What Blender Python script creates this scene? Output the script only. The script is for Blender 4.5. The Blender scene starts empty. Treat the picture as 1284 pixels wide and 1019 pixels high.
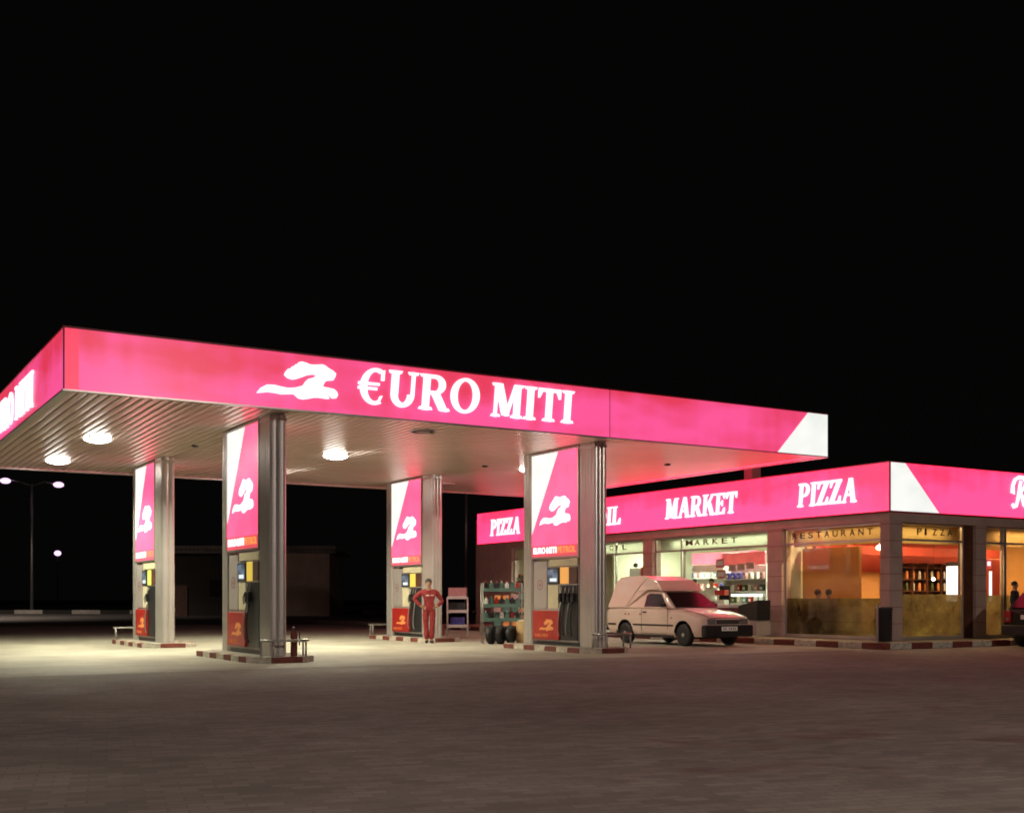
import bpy, bmesh, math, random
from mathutils import Vector, Matrix, noise
random.seed(7)
R = math.radians
PI = math.pi
sc = bpy.context.scene

# ---------------------------------------------------------------- camera
cam_d = bpy.data.cameras.new("camera")
cam = bpy.data.objects.new("camera", cam_d)
sc.collection.objects.link(cam)
cam.location = (0, 0, 1.192)
cam.rotation_euler = (R(90), 0, R(-31.204))
cam_d.sensor_fit = 'HORIZONTAL'
cam_d.sensor_width = 36
cam_d.lens = 40.95
cam_d.shift_y = 0.1882
cam_d.clip_end = 3000
cam_d.clip_start = 0.1
sc.camera = cam

# ---------------------------------------------------------------- world: night sky
world = bpy.data.worlds.new("World")
sc.world = world
world.use_nodes = True
wn = world.node_tree
bg = wn.nodes['Background']
sky = wn.nodes.new('ShaderNodeTexSky')
sky.sky_type = 'NISHITA'
sky.sun_disc = False
sky.sun_elevation = R(-8)
sky.sun_rotation = R(200)
addn = wn.nodes.new('ShaderNodeMixRGB')
addn.blend_type = 'ADD'
addn.inputs[0].default_value = 1
addn.inputs[2].default_value = (0.020, 0.019, 0.018, 1)
wn.links.new(sky.outputs[0], addn.inputs[1])
wn.links.new(addn.outputs[0], bg.inputs[0])
bg.inputs[1].default_value = 0.08

sc.view_settings.view_transform = 'Standard'
sc.view_settings.look = 'None'
sc.view_settings.gamma = 1
sc.view_settings.exposure = 0
sc.cycles.use_denoising = True
sc.cycles.max_bounces = 7
sc.cycles.sample_clamp_indirect = 4
sc.cycles.pixel_filter_type = 'BLACKMAN_HARRIS'
sc.cycles.filter_width = 1.8

CANOPY_LAMP_W = 225
STREET_LAMP_W = 2800

# ---------------------------------------------------------------- helpers
def link(o):
    sc.collection.objects.link(o)
    return o

def mat(name, col, rough=0.6, metal=0.0, var=0.12, scale=4.0, bump=0.0, bscale=40, spec=0.5, coat=0.0):
    m = bpy.data.materials.new(name)
    m.use_nodes = True
    nt = m.node_tree
    b = nt.nodes['Principled BSDF']
    b.inputs['Roughness'].default_value = rough
    b.inputs['Metallic'].default_value = metal
    b.inputs['Specular IOR Level'].default_value = spec
    b.inputs['Coat Weight'].default_value = coat
    tc = nt.nodes.new('ShaderNodeTexCoord')
    n = nt.nodes.new('ShaderNodeTexNoise')
    n.inputs['Scale'].default_value = scale
    n.inputs['Detail'].default_value = 6
    nt.links.new(tc.outputs['Object'], n.inputs['Vector'])
    mr = nt.nodes.new('ShaderNodeMapRange')
    mr.inputs[1].default_value = 0.3
    mr.inputs[2].default_value = 0.7
    mr.inputs[3].default_value = 1 - var
    mr.inputs[4].default_value = 1 + var
    nt.links.new(n.outputs[0], mr.inputs[0])
    mx = nt.nodes.new('ShaderNodeVectorMath')
    mx.operation = 'SCALE'
    mx.inputs[0].default_value = col[:3]
    nt.links.new(mr.outputs[0], mx.inputs['Scale'])
    nt.links.new(mx.outputs[0], b.inputs['Base Color'])
    if bump:
        n2 = nt.nodes.new('ShaderNodeTexNoise')
        n2.inputs['Scale'].default_value = bscale
        n2.inputs['Detail'].default_value = 4
        nt.links.new(tc.outputs['Object'], n2.inputs['Vector'])
        bp = nt.nodes.new('ShaderNodeBump')
        bp.inputs['Strength'].default_value = bump
        bp.inputs['Distance'].default_value = 0.02
        nt.links.new(n2.outputs[0], bp.inputs['Height'])
        nt.links.new(bp.outputs[0], b.inputs['Normal'])
    return m

def emis(name, col, s=1.0, col2=None, scale=(1, 1, 1), lo=0.4, hi=0.65, base=(0.5, 0.1, 0.2), zr=None):
    """backlit acrylic: the tubes behind the sheet give it an uneven output"""
    m = bpy.data.materials.new(name)
    m.use_nodes = True
    nt = m.node_tree
    b = nt.nodes['Principled BSDF']
    b.inputs['Base Color'].default_value = (*base, 1)
    b.inputs['Roughness'].default_value = 0.3
    b.inputs['Emission Strength'].default_value = s
    b.inputs['Emission Color'].default_value = (*col, 1)
    if col2:
        tc = nt.nodes.new('ShaderNodeTexCoord')
        mp = nt.nodes.new('ShaderNodeMapping')
        mp.inputs['Scale'].default_value = scale
        nt.links.new(tc.outputs['Object'], mp.inputs[0])
        n = nt.nodes.new('ShaderNodeTexNoise')
        n.inputs['Scale'].default_value = 1
        n.inputs['Detail'].default_value = 3
        nt.links.new(mp.outputs[0], n.inputs['Vector'])
        cr = nt.nodes.new('ShaderNodeValToRGB')
        cr.color_ramp.elements[0].position = lo
        cr.color_ramp.elements[0].color = (*col2, 1)
        cr.color_ramp.elements[1].position = hi
        cr.color_ramp.elements[1].color = (*col, 1)
        if zr:   # the tubes sit low in the box: the top edge gets less light
            sp = nt.nodes.new('ShaderNodeSeparateXYZ'); nt.links.new(tc.outputs['Object'], sp.inputs[0])
            mr = nt.nodes.new('ShaderNodeMapRange')
            mr.inputs[1].default_value = zr[0]; mr.inputs[2].default_value = zr[1]
            mr.inputs[3].default_value = .06; mr.inputs[4].default_value = -.16
            nt.links.new(sp.outputs[2], mr.inputs[0])
            ad = nt.nodes.new('ShaderNodeMath'); ad.operation = 'ADD'
            nt.links.new(n.outputs[0], ad.inputs[0]); nt.links.new(mr.outputs[0], ad.inputs[1])
            # faint upright bands between tubes
            wv = nt.nodes.new('ShaderNodeTexNoise'); wv.inputs['Scale'].default_value = 1; wv.inputs['Detail'].default_value = 1
            mp2 = nt.nodes.new('ShaderNodeMapping'); mp2.inputs['Scale'].default_value = (3.2, 3.2, .08)
            nt.links.new(tc.outputs['Object'], mp2.inputs[0]); nt.links.new(mp2.outputs[0], wv.inputs['Vector'])
            ma = nt.nodes.new('ShaderNodeMath'); ma.operation = 'MULTIPLY_ADD'; ma.inputs[1].default_value = .28; ma.inputs[2].default_value = -.14
            nt.links.new(wv.outputs[0], ma.inputs[0])
            a2 = nt.nodes.new('ShaderNodeMath'); a2.operation = 'ADD'
            nt.links.new(ad.outputs[0], a2.inputs[0]); nt.links.new(ma.outputs[0], a2.inputs[1])
            nt.links.new(a2.outputs[0], cr.inputs[0])
        else:
            nt.links.new(n.outputs[0], cr.inputs[0])
        nt.links.new(cr.outputs[0], b.inputs['Emission Color'])
    return m

def glass_mat(name, tint, gl=0.12):
    m = bpy.data.materials.new(name)
    m.use_nodes = True
    nt = m.node_tree
    nt.nodes.clear()
    out = nt.nodes.new('ShaderNodeOutputMaterial')
    mix = nt.nodes.new('ShaderNodeMixShader')
    tr = nt.nodes.new('ShaderNodeBsdfTransparent')
    tr.inputs[0].default_value = (*tint, 1)
    g = nt.nodes.new('ShaderNodeBsdfGlossy')
    g.inputs['Roughness'].default_value = 0.03
    lw = nt.nodes.new('ShaderNodeLayerWeight')
    pw = nt.nodes.new('ShaderNodeMath'); pw.operation = 'POWER'; pw.inputs[1].default_value = 4
    nt.links.new(lw.outputs['Facing'], pw.inputs[0])
    fr = nt.nodes.new('ShaderNodeMath'); fr.operation = 'MULTIPLY_ADD'; fr.inputs[1].default_value = .6; fr.inputs[2].default_value = .035
    nt.links.new(pw.outputs[0], fr.inputs[0])
    tc = nt.nodes.new('ShaderNodeTexCoord')
    n = nt.nodes.new('ShaderNodeTexNoise')
    n.inputs['Scale'].default_value = 0.8
    nt.links.new(tc.outputs['Object'], n.inputs['Vector'])
    bp = nt.nodes.new('ShaderNodeBump')
    bp.inputs['Strength'].default_value = 0.05
    nt.links.new(n.outputs[0], bp.inputs['Height'])
    nt.links.new(bp.outputs[0], g.inputs['Normal'])
    nt.links.new(fr.outputs[0], mix.inputs[0])
    nt.links.new(tr.outputs[0], mix.inputs[1])
    nt.links.new(g.outputs[0], mix.inputs[2])
    nt.links.new(mix.outputs[0], out.inputs[0])
    return m

def frosted_mat(name):
    """etched film with fruit-like blotches of its own colour"""
    m = bpy.data.materials.new(name)
    m.use_nodes = True
    nt = m.node_tree
    nt.nodes.clear()
    out = nt.nodes.new('ShaderNodeOutputMaterial')
    tc = nt.nodes.new('ShaderNodeTexCoord')
    v = nt.nodes.new('ShaderNodeTexNoise')
    v.inputs['Scale'].default_value = 2.4
    v.inputs['Detail'].default_value = 5
    v.inputs['Roughness'].default_value = 0.7
    nt.links.new(tc.outputs['Object'], v.inputs['Vector'])
    cr = nt.nodes.new('ShaderNodeValToRGB')
    e = cr.color_ramp.elements
    e[0].position = 0.30; e[0].color = (0.10, 0.09, 0.04, 1)
    e[1].position = 0.75; e[1].color = (0.52, 0.56, 0.22, 1)
    a = e.new(0.45); a.color = (0.25, 0.21, 0.12, 1)
    a = e.new(0.60); a.color = (0.32, 0.28, 0.16, 1)
    nt.links.new(v.outputs[0], cr.inputs[0])
    d = nt.nodes.new('ShaderNodeBsdfDiffuse')
    t = nt.nodes.new('ShaderNodeBsdfTranslucent')
    tr = nt.nodes.new('ShaderNodeBsdfTransparent')
    tr.inputs[0].default_value = (0.85, 0.82, 0.68, 1)
    nt.links.new(cr.outputs[0], d.inputs[0])
    nt.links.new(cr.outputs[0], t.inputs[0])
    m1 = nt.nodes.new('ShaderNodeMixShader')
    m1.inputs[0].default_value = 0.75
    nt.links.new(d.outputs[0], m1.inputs[1])
    nt.links.new(t.outputs[0], m1.inputs[2])
    m2 = nt.nodes.new('ShaderNodeMixShader')
    m2.inputs[0].default_value = 0.30
    nt.links.new(m1.outputs[0], m2.inputs[1])
    nt.links.new(tr.outputs[0], m2.inputs[2])
    nt.links.new(m2.outputs[0], out.inputs[0])
    return m

class MB:
    """collects shapes; build() links them as one mesh object"""
    def __init__(self):
        self.bm = bmesh.new(); self.mats = []; self.cur = 0
    def m(self, material):
        if material not in self.mats: self.mats.append(material)
        self.cur = self.mats.index(material)
        return self
    def face(self, vs, smooth=False):
        try:
            f = self.bm.faces.new(vs)
        except ValueError:
            return None
        f.material_index = self.cur; f.smooth = smooth
        return f
    def verts(self, pts):
        return [self.bm.verts.new(p) for p in pts]
    def box(self, x0, x1, y0, y1, z0, z1, bev=0.0, M=None):
        if x0 > x1: x0, x1 = x1, x0
        if y0 > y1: y0, y1 = y1, y0
        if z0 > z1: z0, z1 = z1, z0
        p = [(x0,y0,z0),(x1,y0,z0),(x1,y1,z0),(x0,y1,z0),(x0,y0,z1),(x1,y0,z1),(x1,y1,z1),(x0,y1,z1)]
        if M: p = [M @ Vector(q) for q in p]
        v = self.verts(p); fs = []
        for a in ((0,3,2,1),(4,5,6,7),(0,1,5,4),(1,2,6,5),(2,3,7,6),(3,0,4,7)):
            fs.append(self.face([v[i] for i in a]))
        if bev:
            es = list({e for f in fs for e in f.edges})
            r = bmesh.ops.bevel(self.bm, geom=es, offset=bev, segments=2, profile=0.5, affect='EDGES', clamp_overlap=True)
            for f in r['faces']: f.material_index = self.cur
        return self
    def tube(self, pts, r, n=8, caps=True):
        pts = [Vector(p) for p in pts]
        rs = r if isinstance(r, (list, tuple)) else [r] * len(pts)
        rings = []
        up = None
        for i, p in enumerate(pts):
            if i == 0: d = pts[1] - p
            elif i == len(pts) - 1: d = p - pts[i-1]
            else: d = (pts[i+1] - p).normalized() + (p - pts[i-1]).normalized()
            d = d.normalized() if d.length > 1e-9 else Vector((0,0,1))
            if up is None:
                up = Vector((0,0,1)) if abs(d.z) < 0.9 else Vector((1,0,0))
            a = d.cross(up).normalized(); b = a.cross(d).normalized(); up = b
            rings.append(self.verts([p + (a*math.cos(2*PI*k/n) + b*math.sin(2*PI*k/n))*rs[i] for k in range(n)]))
        for i in range(len(rings)-1):
            for k in range(n):
                self.face([rings[i][k], rings[i][(k+1)%n], rings[i+1][(k+1)%n], rings[i+1][k]], True)
        if caps:
            self.face(rings[0][::-1]); self.face(rings[-1])
        return self
    def lathe(self, prof, c=(0,0,0), n=24, axis='Z'):
        rings = []
        for r, h in prof:
            q = []
            for k in range(n):
                a = 2*PI*k/n; x, y = r*math.cos(a), r*math.sin(a)
                v = (x, y, h) if axis == 'Z' else ((x, h, y) if axis == 'Y' else (h, x, y))
                q.append((c[0]+v[0], c[1]+v[1], c[2]+v[2]))
            rings.append(self.verts(q))
        for i in range(len(rings)-1):
            for k in range(n):
                self.face([rings[i][k], rings[i][(k+1)%n], rings[i+1][(k+1)%n], rings[i+1][k]], True)
        self.face(rings[0][::-1]); self.face(rings[-1])
        return self
    def prism(self, poly, fr, d0, d1):
        """poly: 2D outline in frame fr=(origin, ex, ey, n); from depth d0 to d1 along n"""
        o, ex, ey, n = fr
        A = self.verts([o + ex*x + ey*y + n*d0 for x, y in poly])
        B = self.verts([o + ex*x + ey*y + n*d1 for x, y in poly])
        k = len(poly)
        self.face(A[::-1]); self.face(B)
        for i in range(k):
            self.face([A[i], A[(i+1)%k], B[(i+1)%k], B[i]])
        return self
    def ball(self, c, r, n=10, sz=(1,1,1)):
        prof = []
        m = max(4, n//2)
        rings = []
        top = self.bm.verts.new((c[0], c[1], c[2]+r*sz[2])); bot = self.bm.verts.new((c[0], c[1], c[2]-r*sz[2]))
        for i in range(1, m):
            t = PI*i/m
            rings.append(self.verts([(c[0]+r*sz[0]*math.sin(t)*math.cos(2*PI*k/n), c[1]+r*sz[1]*math.sin(t)*math.sin(2*PI*k/n), c[2]+r*sz[2]*math.cos(t)) for k in range(n)]))
        for k in range(n):
            self.face([top, rings[0][k], rings[0][(k+1)%n]], True)
            self.face([bot, rings[-1][(k+1)%n], rings[-1][k]], True)
        for i in range(len(rings)-1):
            for k in range(n):
                self.face([rings[i][k], rings[i+1][k], rings[i+1][(k+1)%n], rings[i][(k+1)%n]], True)
        return self
    def build(self, name, material=None, parent=None, world=True):
        if material: 
            self.mats = [material] if not self.mats else self.mats
        if not self.mats: self.mats = [material]
        bmesh.ops.recalc_face_normals(self.bm, faces=self.bm.faces)
        o3 = org(parent) if (parent and world) else Vector((0,0,0))
        if o3.length: bmesh.ops.translate(self.bm, verts=self.bm.verts, vec=-o3)
        me = bpy.data.meshes.new(name)
        self.bm.to_mesh(me); self.bm.free()
        for mm in self.mats: me.materials.append(mm)
        o = link(bpy.data.objects.new(name, me))
        if parent: o.parent = parent
        return o

def org(o):
    v = Vector((0,0,0))
    while o:
        v = v + o.location; o = o.parent
    return v

def tag(o, label=None, cat=None, group=None, kind=None):
    if label: o['label'] = label
    if cat: o['category'] = cat
    if group: o['group'] = group
    if kind: o['kind'] = kind
    return o

def thing(name, label, cat, loc=(0,0,0), rz=0, group=None):
    o = link(bpy.data.objects.new(name, None))
    o.location = loc; o.rotation_euler = (0,0,rz)
    o.empty_display_size = 0.2
    return tag(o, label, cat, group)

def copy_tree(o, parent=None):
    c = link(o.copy())
    if parent: c.parent = parent
    for ch in list(o.children): copy_tree(ch, c)
    return c

def light(name, kind, loc, power, col, parent=None, size=0.3, spot=None, blend=0.3, rot=(0,0,0), sy=None):
    d = bpy.data.lights.new(name, kind)
    d.energy = power; d.color = col
    if kind == 'AREA':
        d.size = size
        d.shape = 'DISK'
        if sy: d.shape = 'RECTANGLE'; d.size_y = sy
    elif kind == 'SPOT':
        d.spot_size = spot; d.spot_blend = blend; d.shadow_soft_size = size
    else:
        d.shadow_soft_size = size
    o = link(bpy.data.objects.new(name, d))
    o.location = Vector(loc) - (org(parent) if parent else Vector((0,0,0)))
    o.rotation_euler = rot
    if parent: o.parent = parent
    return o

def evaluated(o):
    dg = bpy.context.evaluated_depsgraph_get(); dg.update()
    me = bpy.data.meshes.new_from_object(o.evaluated_get(dg))
    old = o.data; o.modifiers.clear(); o.data = me
    return o

# reading frames on walls
Z = Vector((0,0,1))
def fr_front(u, v, z):   # plane facing -Y, text runs +X
    return (Vector((u,v,z)), Vector((1,0,0)), Z, Vector((0,-1,0)))
def fr_left(u, v, z):    # plane facing -X, text runs -Y
    return (Vector((u,v,z)), Vector((0,-1,0)), Z, Vector((-1,0,0)))
def fr_right(u, v, z):
    return (Vector((u,v,z)), Vector((0,1,0)), Z, Vector((1,0,0)))
def fr_back(u, v, z):
    return (Vector((u,v,z)), Vector((-1,0,0)), Z, Vector((0,1,0)))

# ---- heavy serif capitals made of strokes
def rect(x0, y0, x1, y1): return [(x0,y0),(x1,y0),(x1,y1),(x0,y1)]
def bar(x0, y0, x1, y1, w):   # slanted bar with horizontal ends of width w
    return [(x0-w/2,y0),(x0+w/2,y0),(x1+w/2,y1),(x1-w/2,y1)]
def arc(cx, cy, rx, ry, tx, ty, a0, a1, n=16):
    o = []; i = []
    for k in range(n+1):
        a = R(a0 + (a1-a0)*k/n)
        o.append((cx+rx*math.cos(a), cy+ry*math.sin(a)))
        i.append((cx+(rx-tx)*math.cos(a), cy+(ry-ty)*math.sin(a)))
    return o + i[::-1]
def ser(x0, x1, y): # slab serif, y = 0 or 1
    return [(x0,0),(x1,0),(x1-.04,.075),(x0+.04,.075)] if y == 0 else [(x0+.04,.925),(x1-.04,.925),(x1,1),(x0,1)]
S = .21; T = .09
GLY = {
 'I': (.44, [rect(.115,0,.325,1), ser(0,.44,0), ser(0,.44,1)]),
 'M': (1.06, [rect(.10,0,.20,.97), bar(.22,1,.50,.05,.25), bar(.52,.05,.80,1,.12), rect(.76,0,.97,1), ser(0,.31,0), ser(.66,1.07,0), ser(.0,.30,1), ser(.76,1.07,1)]),
 'T': (.82, [rect(.305,0,.515,1), rect(.02,.90,.80,1), ser(.19,.63,0), [(.02,.70),(.07,.70),(.16,.90),(.02,.90)], [(.75,.70),(.80,.70),(.80,.90),(.66,.90)]]),
 'R': (.94, [rect(.11,0,.32,1), ser(0,.43,0), ser(0,.30,1), rect(.30,.90,.50,1), rect(.30,.44,.50,.54), arc(.48,.72,.32,.28,.20,.10,-90,90), bar(.78,0,.50,.48,.26), ser(.70,.97,0)]),
 'P': (.82, [rect(.11,0,.32,1), ser(0,.43,0), ser(0,.30,1), rect(.30,.90,.46,1), rect(.30,.42,.46,.52), arc(.44,.71,.34,.29,.20,.10,-90,90)]),
 'U': (.92, [[(.10,.35),(.31,.35),(.31,1),(.10,1)], rect(.70,.35,.80,1), arc(.45,.36,.35,.37,.20,.13,180,360), ser(0,.41,1), ser(.58,.92,1)]),
 'O': (.96, [arc(.47,.5,.46,.51,.21,.09,0,180,20), arc(.47,.5,.46,.51,.21,.09,180,360,20)]),
 'E$': (.84, [arc(.50,.5,.44,.51,.20,.10,62,298,22), rect(0,.53,.62,.60), rect(0,.40,.56,.47), [(.66,.68),(.75,.68),(.75,.98),(.66,.90)], [(.58,.03),(.66,.10),(.73,.26),(.65,.24)]]),
 'E': (.80, [rect(.11,0,.32,1), rect(.0,0,.76,.09), rect(.0,.91,.72,1), rect(.32,.47,.56,.56), [(.76,.09),(.76,.30),(.70,.30),(.58,.09)], [(.72,.91),(.72,.72),(.66,.72),(.56,.91)], rect(.52,.38,.58,.65)]),
 'A': (.98, [bar(.16,0,.48,1,.11), bar(.78,0,.50,1,.25), rect(.24,.28,.68,.37), ser(0,.32,0), ser(.60,.99,0)]),
 'K': (.98, [rect(.11,0,.32,1), ser(0,.43,0), ser(0,.43,1), bar(.36,.40,.78,1,.13), bar(.82,0,.52,.60,.26), ser(.66,.99,0), ser(.62,.95,1)]),
 'Z': (.80, [rect(.03,0,.76,.10), rect(.03,.90,.76,1), bar(.17,.05,.62,.95,.25), [(.76,.10),(.76,.32),(.70,.32),(.60,.10)], [(.03,.90),(.03,.68),(.09,.68),(.19,.90)]]),
 'L': (.76, [rect(.11,0,.32,1), ser(0,.43,1), rect(0,0,.74,.09), [(.74,.09),(.74,.34),(.68,.34),(.54,.09)]]),
 ' ': (.36, []),
}
def serif_text(mb, word, fr, h, width, shear=.10, d0=0.0, fat=1.0):
    adv = sum(GLY[c][0] + .03 for c in word)
    sx = width/adv
    x = 0; i = 0
    for c in word:
        w, polys = GLY[c]
        for p in polys:
            q = [((x + px)*sx + shear*py*h, py*h) for px, py in p]
            mb.prism(q, fr, d0, d0 + .03 + .0009*(i % 9)); i += 1
        x += w + .03
    return mb

LOGO = [(0.0,0.025),(0.049,0.088),(0.122,0.13),(0.212,0.135),(0.295,0.123),(0.378,0.115),(0.462,0.127),(0.546,0.155),(0.567,0.169),(0.593,0.211),(0.631,0.247),(0.691,0.265),(0.725,0.289),(0.716,0.304),(0.682,0.305),(0.614,0.29),(0.546,0.259),(0.479,0.232),(0.428,0.22),(0.37,0.234),(0.332,0.266),(0.345,0.299),(0.378,0.338),(0.407,0.345),(0.428,0.371),(0.449,0.377),(0.47,0.4),(0.491,0.406),(0.512,0.43),(0.546,0.441),(0.597,0.433),(0.648,0.418),(0.708,0.42),(0.802,0.434),(0.837,0.426),(0.88,0.398),(0.941,0.371),(0.976,0.342),(0.967,0.305),(0.941,0.261),(0.906,0.254),(0.871,0.251),(0.837,0.235),(0.819,0.201),(0.806,0.171),(0.871,0.165),(0.949,0.156),(0.989,0.127),(1.0,0.088),(0.98,0.052),(0.932,0.043),(0.906,0.063),(0.871,0.088),(0.828,0.096),(0.871,0.068),(0.893,0.037),(0.863,0.031),(0.819,0.035),(0.759,0.038),(0.691,0.031),(0.631,0.014),(0.563,0.0),(0.504,0.007),(0.47,0.036),(0.445,0.053),(0.362,0.044),(0.295,0.036),(0.221,0.045),(0.13,0.048),(0.057,0.034)]
def logo(mb, fr, w, hs=1.0, d0=0.0, d1=.03):
    return mb.prism([(x*w, y*w*hs) for x, y in LOGO], fr, d0, d1)

def plain_text(name, word, fr, h, material, parent, width=None, depth=.01, off=0.0):
    """sans lettering from the built-in face, turned into a mesh"""
    cu = bpy.data.curves.new(name, 'FONT')
    cu.body = word; cu.size = 1; cu.extrude = .02; cu.offset = off
    t = link(bpy.data.objects.new(name + '_t', cu))
    dg = bpy.context.evaluated_depsgraph_get(); dg.update()
    me = bpy.data.meshes.new_from_object(t.evaluated_get(dg))
    bpy.data.objects.remove(t)
    xs = [v.co.x for v in me.vertices]; ys = [v.co.y for v in me.vertices]
    x0, x1, y0, y1 = min(xs), max(xs), min(ys), max(ys)
    sy = h/(y1-y0); sx = (width/(x1-x0)) if width else sy
    o, ex, ey, n = fr
    oo = org(parent) if parent else Vector((0,0,0))
    for v in me.vertices:
        v.co = o + ex*((v.co.x-x0)*sx) + ey*((v.co.y-y0)*sy) + n*((v.co.z+.02)*depth/.04 + .002) - oo
    me.name = name
    me.materials.clear(); me.materials.append(material)
    ob = link(bpy.data.objects.new(name, me))
    if parent: ob.parent = parent
    return ob

# ---------------------------------------------------------------- materials
M = {}
M['alu'] = mat('aluminium cladding', (.60,.56,.53), .30, .60, .06, 2.0)
M['alu2'] = mat('brushed aluminium', (.55,.52,.49), .3, .8, .05, 3.0)
M['soffit'] = mat('painted metal slats', (.86,.71,.61), .29, .50, .05, 1.0)
M['groove'] = mat('slat groove', (.08,.075,.07), .8)
M['pink'] = emis('backlit pink acrylic', (.88,.083,.285), 1.06, (.70,.038,.088), (.35,.35,1.2), .30, .58, zr=(5.0,5.75))
M['pink2'] = emis('backlit pink acrylic of shop', (1,.027,.094), 3.5, (.50,.014,.046), (.3,.3,1.1), .28, .54, zr=(3.5,4.45))
M['pinkpanel'] = emis('backlit rose acrylic', (1,.070,.175), 2.0, (.80,.050,.135), (1,1,1), .4, .6)
M['red_em'] = emis('backlit red acrylic', (.80,.045,.10), 1.1)
M['pinkboost'] = emis('boosted pink acrylic for spill', (.95,.05,.13), 3.2, (.7,.03,.06), (.35,.35,1.2), .30, .58, zr=(5.0,5.75))  # unseen side fascia: glow raised above the front to redden the shop wall
M['redstrip'] = emis('backlit red strip', (.62,.06,.07), 1.0)
M['white_em'] = emis('backlit white lettering', (1,.93,.98), 1.35, base=(.8,.8,.8))
M['white_tri'] = emis('backlit white acrylic', (.86,.88,.84), 1.05, (.74,.78,.74), (1.2,1.2,2), .3, .65, base=(.8,.8,.8))
M['orange_em'] = emis('backlit orange lettering', (1,.33,.06), 1.0)
M['logo_o'] = mat('orange print', (.85,.32,.10), .5)
M['trim'] = mat('dark red trim', (.25,.02,.03), .4)
M['lamp'] = emis('lamp face', (1,.97,.90), 34, base=(.8,.8,.8))
M['bulb'] = emis('warm bulb', (1,.9,.7), 10, base=(.8,.8,.8))
M['lampfar'] = emis('street lamp face', (.95,.62,1), 1.5, base=(.8,.8,.8))
M['tube'] = emis('fluorescent tube', (.95,1,.85), 6, base=(.8,.8,.8))
M['dark'] = mat('black rubber', (.012,.012,.012), .55, 0, .2, 10)
M['blackpl'] = mat('black plastic', (.02,.02,.022), .35, 0, .2, 8)
M['steel'] = mat('galvanised steel', (.38,.37,.35), .45, .7, .1, 8)
M['white'] = mat('white enamel', (.72,.72,.68), .4, 0, .05, 3)
M['cream'] = mat('cream plastic', (.62,.56,.38), .5, 0, .08, 4)
M['greypan'] = mat('grey steel panel', (.42,.37,.36), .45, .3, .06, 3)
M['red'] = mat('red enamel', (.38,.018,.012), .4, 0, .15, 5)
M['redp'] = mat('red kerb paint', (.17,.040,.028), .75, 0, .3, 9, .2)
M['whitep'] = mat('white kerb paint', (.50,.45,.37), .75, 0, .35, 9, .2)
M['conc'] = mat('concrete', (.34,.31,.26), .85, 0, .2, 1.5, .3, 30)
M['wallstone'] = mat('stone tile cladding', (.52,.38,.33), .7, 0, .12, 2.5, .25, 12)
M['soil'] = mat('dark soil', (.035,.03,.022), .95, 0, .4, .3, .3, 3)
M['glass'] = glass_mat('window glass', (.93,.95,.92))
M['frost'] = frosted_mat('frosted film')
M['darkglass'] = mat('dark car glass', (.022,.016,.015), .12, 0, .1, 2, spec=.22)
M['paintwhite'] = mat('white car paint', (.74,.60,.50), .32, 0, .05, 2.0, 0, 40, .5, .4)
M['paintblack'] = mat('black car paint', (.010,.010,.012), .2, 0, .1, 2, 0, 40, .5, .6)
M['paintmaroon'] = mat('maroon car paint', (.16,.01,.03), .22, 0, .1, 2, 0, 40, .5, .6)
M['skin'] = mat('skin', (.36,.19,.12), .55, 0, .08, 12)
M['hair'] = mat('dark hair', (.015,.010,.008), .6, 0, .3, 40, .4, 80)
M['coverall'] = mat('red coverall cloth', (.23,.018,.020), .85, 0, .22, 14, .5, 22)
M['shoe'] = mat('dark shoe', (.03,.015,.012), .5)
M['cloth_w'] = mat('white cloth', (.62,.58,.54), .9, 0, .12, 8, .3)
M['cloth_d'] = mat('dark cloth', (.03,.03,.035), .9, 0, .2, 8, .3)
M['cloth_p'] = mat('pink cloth', (.50,.16,.16), .9, 0, .2, 8, .3)
M['teal'] = mat('teal plastic', (.10,.20,.17), .45, 0, .15, 8)
M['orangewall'] = mat('orange painted wall', (.78,.38,.12), .8, 0, .10, 1.2, .1)
M['redwall'] = mat('red painted wall', (.42,.045,.02), .7, 0, .15, 1.5)
M['cream_wall'] = mat('pale green white wall', (.60,.62,.48), .8, 0, .05, 1)
M['tanwall'] = mat('tan painted wall', (.60,.40,.18), .8, 0, .08, 1)
M['wood'] = mat('dark wood', (.10,.035,.018), .5, 0, .35, 6, .2)
M['floor_in'] = mat('tiled floor', (.30,.24,.18), .4, 0, .15, 2)
M['letter'] = mat('brown lettering', (.10,.04,.02), .5)
M['blue'] = mat('blue plastic', (.06,.05,.30), .4, 0, .1, 8)
M['pinkbox'] = mat('pink carton', (.55,.30,.30), .7, 0, .12, 8)
M['leaf'] = mat('leaf green', (.07,.13,.03), .6, 0, .4, 12)
M['flower'] = mat('red petals', (.45,.04,.05), .6)
M['terracotta'] = mat('beige clay', (.45,.30,.13), .8, 0, .12, 6)
M['screen'] = emis('display screen', (.16,.22,.30), 1.0, (.04,.05,.07), (4,4,4), .4, .6, base=(.05,.05,.06))
M['screenglow'] = emis('bright display segment', (.75,.85,.9), 1.0, base=(.3,.3,.3))
M['yellowd'] = emis('lit yellow panel', (.55,.38,.05), 1.0, base=(.5,.4,.1))
M['greend'] = emis('lit yellow green panel', (.65,.75,.10), 1.1, base=(.5,.5,.1))
M['oranged'] = emis('lit amber panel', (.62,.27,.06), 1.0, base=(.5,.3,.1))
M['fridge'] = emis('lit fridge', (.85,.85,1), 1.3, base=(.8,.8,.8))
M['headerlit'] = emis('lit red shop header', (.72,.09,.06), .9, (.50,.05,.03), (3,3,3), .35, .6)
M['housewall'] = mat('brown plaster', (.50,.38,.29), .9, 0, .15, .8, .2, 5)
M['houseroof'] = mat('corrugated grey roof', (.22,.19,.17), .8, 0, .2, 1)
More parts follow.
